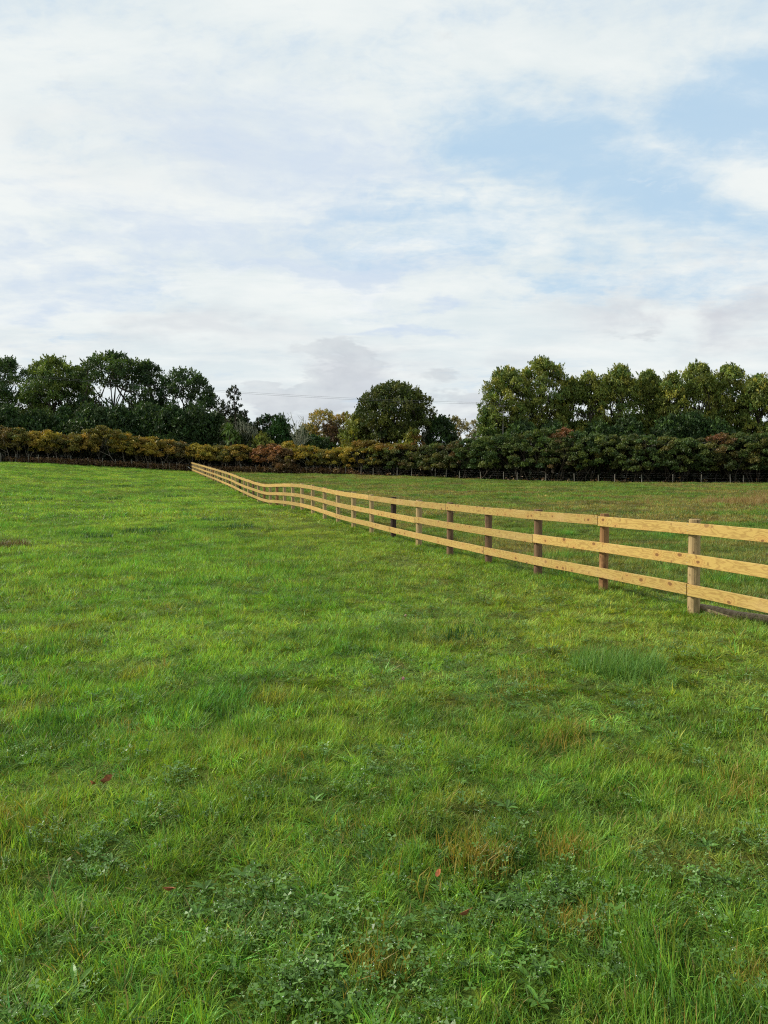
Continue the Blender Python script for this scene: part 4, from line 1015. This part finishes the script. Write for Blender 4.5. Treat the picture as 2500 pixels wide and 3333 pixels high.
# ------------------------------------------------------------------ old wire boundary fence in front of the hedge
bpx = [4, 52, 93, 126, 175, 232, 289, 335, 378, 430, 482, 529, 552, 575, 680, 735, 785, 833, 884, 902, 950, 1022, 1076, 1125, 1175, 1215, 1293, 1340, 1417, 1452, 1496, 1565, 1639, 1684, 1776, 1870, 1949, 2001, 2090, 2190, 2282, 2378, 2420, 2510]
c = along(4, .05); bfence = thing('wire_fence', 'old post and wire fence along the foot of the far hedge', 'fence', (c[0], c[1], 0)); b0 = Vector(bfence.location)
pos = []; rgp = np.random.default_rng(31); base_me = None
for k, px in enumerate(bpx):
    x, y = along(px, -.15 if px > 1130 else .05); z = hz(x, y); pos.append(Vector((x, y, z)))
    if base_me is None:
        pm_ = MB(); tube(pm_, [(0, 0, -.3), (0, 0, .5), (0, 0, 1.0)], [.045, .043, .04], 8); base_me = pm_.mesh('fence_post', P_fencing, True)
    o = link('post', base_me, bfence, pos[-1] - b0); o.scale = (1, 1, rgp.uniform(.88, 1.08) * (.84 if px > 1500 else 1)); o.rotation_euler = (rgp.normal(0, .04), rgp.normal(0, .04), rgp.uniform(0, 6))
for hh in (.25, .5, .72, .92):
    wm = MB(); tube(wm, [p - b0 + Vector((0, -.055, hh)) for p in pos], .0010, 4, cap=False); wm.build('wire', m_wire, bfence)

# white plastic pipe at the fence end
pA = at(611, 1519, fz(44) - .2); mb = MB(); tube(mb, [(0, 0, 0), (.3, .05, -.22)], .028, 8); o = mb.build('plastic_pipe', m_pvc, None, pA)
tube_post = MB(); tag(o, 'short white plastic pipe sticking out at the far end of the timber fence', 'pipe')

# ------------------------------------------------------------------ power pole and lines
Zp = 92.0; c = at(1636, 1560, Zp); pb = Vector((c.x, c.y, hz(c.x, c.y))); ptop = at(1636, 1312, Zp)
T = thing('power_pole', 'slender timber power pole in front of the tall right trees', 'pole', pb)
mb = MB(); tube(mb, [(0, 0, -.5), (0, 0, 4), (0, 0, ptop.z - pb.z)], [.11, .10, .08], 10); mb.build('pole', P_fencing, T, smooth=True)
mb = MB(); hh = ptop.z - pb.z - .35
v = [(x_, y_, z_) for x_ in (-.55, .55) for y_ in (-.17, -.08) for z_ in (hh - .06, hh + .06)]
mb.add(v, [(0, 1, 3, 2), (4, 6, 7, 5), (0, 4, 5, 1), (2, 3, 7, 6), (0, 2, 6, 4), (1, 5, 7, 3)]); mb.build('crossarm', P_fencing, T)
for x_ in (-.45, .45):
    mb = MB(); tube(mb, [(x_, -.12, hh + .06), (x_, -.12, hh + .13), (x_, -.12, hh + .2)], [.03, .05, .03], 8); mb.build('insulator', P_dark, T, smooth=True)
wy = np.array([(-400, 1178), (0, 1213), (128, 1223), (307, 1239), (512, 1258), (687, 1269), (840, 1281), (1179, 1296), (1440, 1304), (1564, 1309), (1636, 1314)], float)
cf = np.polyfit(wy[:, 0], wy[:, 1], 3)
for k, (dy_, lb) in enumerate(((0, 'upper of the two thin power lines crossing the sky'), (5, 'lower of the two thin power lines crossing the sky'))):
    mb = MB(); pts = [at(px, float(np.polyval(cf, px)) + dy_, Zp - .12 + (1636 - px) * .002) for px in np.linspace(-400, 1630, 40)]
    tube(mb, pts, .009, 4, cap=False); tag(mb.build('power_line', m_cable), lb, 'cable', 'power lines')

# ------------------------------------------------------------------ single plants and leaves in the near grass
def tuft_thing(px, py, label, name, cat, nb, spread, h, w, cols, seed, group=None, lean=.4):
    p = ground_hit(px, py); rg = np.random.default_rng(seed); mb = blade_set(rg, nb, spread, h * .55, h, w, 4, 0, lean, .8)
    mb.c = [np.tile(np.array(cols[int(rg.integers(len(cols)))]) * rg.uniform(.75, 1.25), (len(c_), 1)) for c_ in mb.c]
    o = mb.build(name, M_leaf, None, (p.x, p.y, hz(p.x, p.y))); tag(o, label, cat, group)
dg = [(.085, .200, .036), (.11, .235, .040), (.13, .26, .044), (.17, .28, .045)]
tuft_thing(2010, 2185, 'large dark bluish-green grass tussock in front of the nearest fence posts', 'grass_tussock', 'grass tussock', 1700, .42, .27, .006, dg, 1)
tuft_thing(2090, 2225, 'lower dark tussock leaning right of the large one', 'grass_tussock', 'grass tussock', 420, .30, .15, .006, dg, 2)
tuft_thing(1800, 1915, 'small dark tussock left of the second nearest fence post', 'grass_tussock', 'grass tussock', 260, .28, .14, .008, dg, 3)
tuft_thing(1870, 1925, 'flattened dark tussock nearest the foot of the second fence post', 'grass_tussock', 'grass tussock', 220, .25, .12, .008, dg, 13)
tuft_thing(30, 1780, 'brown weedy clump at the left frame edge', 'weed_clump', 'weeds', 500, .45, .26, .014, [(.16, .10, .045), (.20, .15, .06), (.10, .13, .035), (.07, .05, .03), (.24, .22, .09)], 4)
for k, (px, py, r, lb) in enumerate(((775, 1722, .5, 'dark tussock in the field below the dip of the fence'), (715, 1695, .8, 'broad bright green tussock left of the dip of the fence'), (490, 1735, .8, 'flat dark tussock in the middle of the left field'), (570, 1620, .8, 'dark tussock left of the far fence stretch'),
    (400, 1585, .8, 'far dark tussock nearest the hedge'), (125, 1628, .8, 'far dark tussock towards the left edge'), (360, 1628, .6, 'small far dark tussock between its neighbours'), (1530, 2085, .35, 'small dark tussock in front of the dark old post'), (300, 1755, .6, 'left field dark tussock below the far ones'))):
    Zr = ground_hit(px, py); q = Zr.y; tuft_thing(px, py, lb, 'grass_tussock', 'grass tussock', 240, r, .16 + q * .002, .008 + q * .0005, [(.035, .10, .022), (.05, .12, .025), (.03, .08, .02)], 20 + k)
m_dead, t = mat('dead_leaf'); g = t.n('ShaderNodeNewGeometry'); c = t.mix(t.rng(t.noise(g.outputs['Position'], 60, 4, .6), .35, .65), (.34, .12, .045), (.17, .065, .03)); out(t, principled(t, c, .7, .2).outputs[0])
def fallen_leaf(px, py, L, label, seed, up=.09):
    p = ground_hit(px, py); rg = np.random.default_rng(seed); mb = MB(); n1 = 7; V = []
    for a_ in range(n1):
        f = a_ / (n1 - 1); w = L * .36 * math.sin(math.pi * min(1, f * .93 + .06)) ** .8
        for s_ in (-1, -.5, 0, .5, 1): V.append(((f - .5) * L, s_ * w * (1 + .15 * rg.normal()), abs(s_) * w * .75 + .25 * L * (f - .5) ** 2 * 4))
    mb.add(V, [(a_ * 5 + b_, a_ * 5 + b_ + 1, (a_ + 1) * 5 + b_ + 1, (a_ + 1) * 5 + b_) for a_ in range(n1 - 1) for b_ in range(4)])
    tube(mb, [(-L * .5, 0, L * .25), (-L * .75, .004, L * .3)], .0012, 4)
    o = mb.build('fallen_leaf', m_dead, None, (p.x, p.y, hz(p.x, p.y) + up)); o.rotation_euler = (rg.uniform(.3, 1.1), rg.uniform(-.6, .6), rg.uniform(0, 6.28)); tag(o, label, 'leaf', 'curled brown dead leaves lying in the grass')
fallen_leaf(548, 3015, .046, 'curled orange-brown dead leaf left of the clover, lower left', 1, .12)
fallen_leaf(1515, 3078, .050, 'curled brown dead leaf below the yellowed grass, the lowest one', 2, .10)
fallen_leaf(1430, 2940, .040, 'small upright reddish dead leaf above the lowest one', 3, .10)
fallen_leaf(355, 2630, .080, 'tall brown dead leaf standing in the grass towards the left edge', 4, .12)
fallen_leaf(300, 2630, .050, 'small brown dead leaf beside the tall standing one', 5, .10)
def flower(px, py, label, col, seed):
    p = ground_hit(px, py); rg = np.random.default_rng(seed); b = Vector((p.x, p.y, hz(p.x, p.y))); T = thing('clover_flower', label, 'flower', b)
    sm = MB(); tube(sm, [(0, 0, 0), (.004, 0, .07), (0, 0, .125)], .0016, 4); sm.build('stem', m_stem, T)
    hm = MB(); n = 60; d = rg.normal(size=(n, 3)); d /= np.linalg.norm(d, axis=1)[:, None]; quads(hm, d * .010 + np.array([0, 0, .128]), .009, rg, np.array(col) * rg.uniform(.8, 1.2, (n, 1)), .2); hm.build('blossom', M_leaf, T)
m_stem, t = mat('green_stem'); out(t, principled(t, (.06, .12, .03), .6, .3).outputs[0])
flower(1312, 2262, 'pink clover flower standing in the middle of the field', (.50, .27, .33), 1)
flower(1320, 2045, 'distant pale clover flower between the pink one and the fence', (.45, .30, .28), 2)
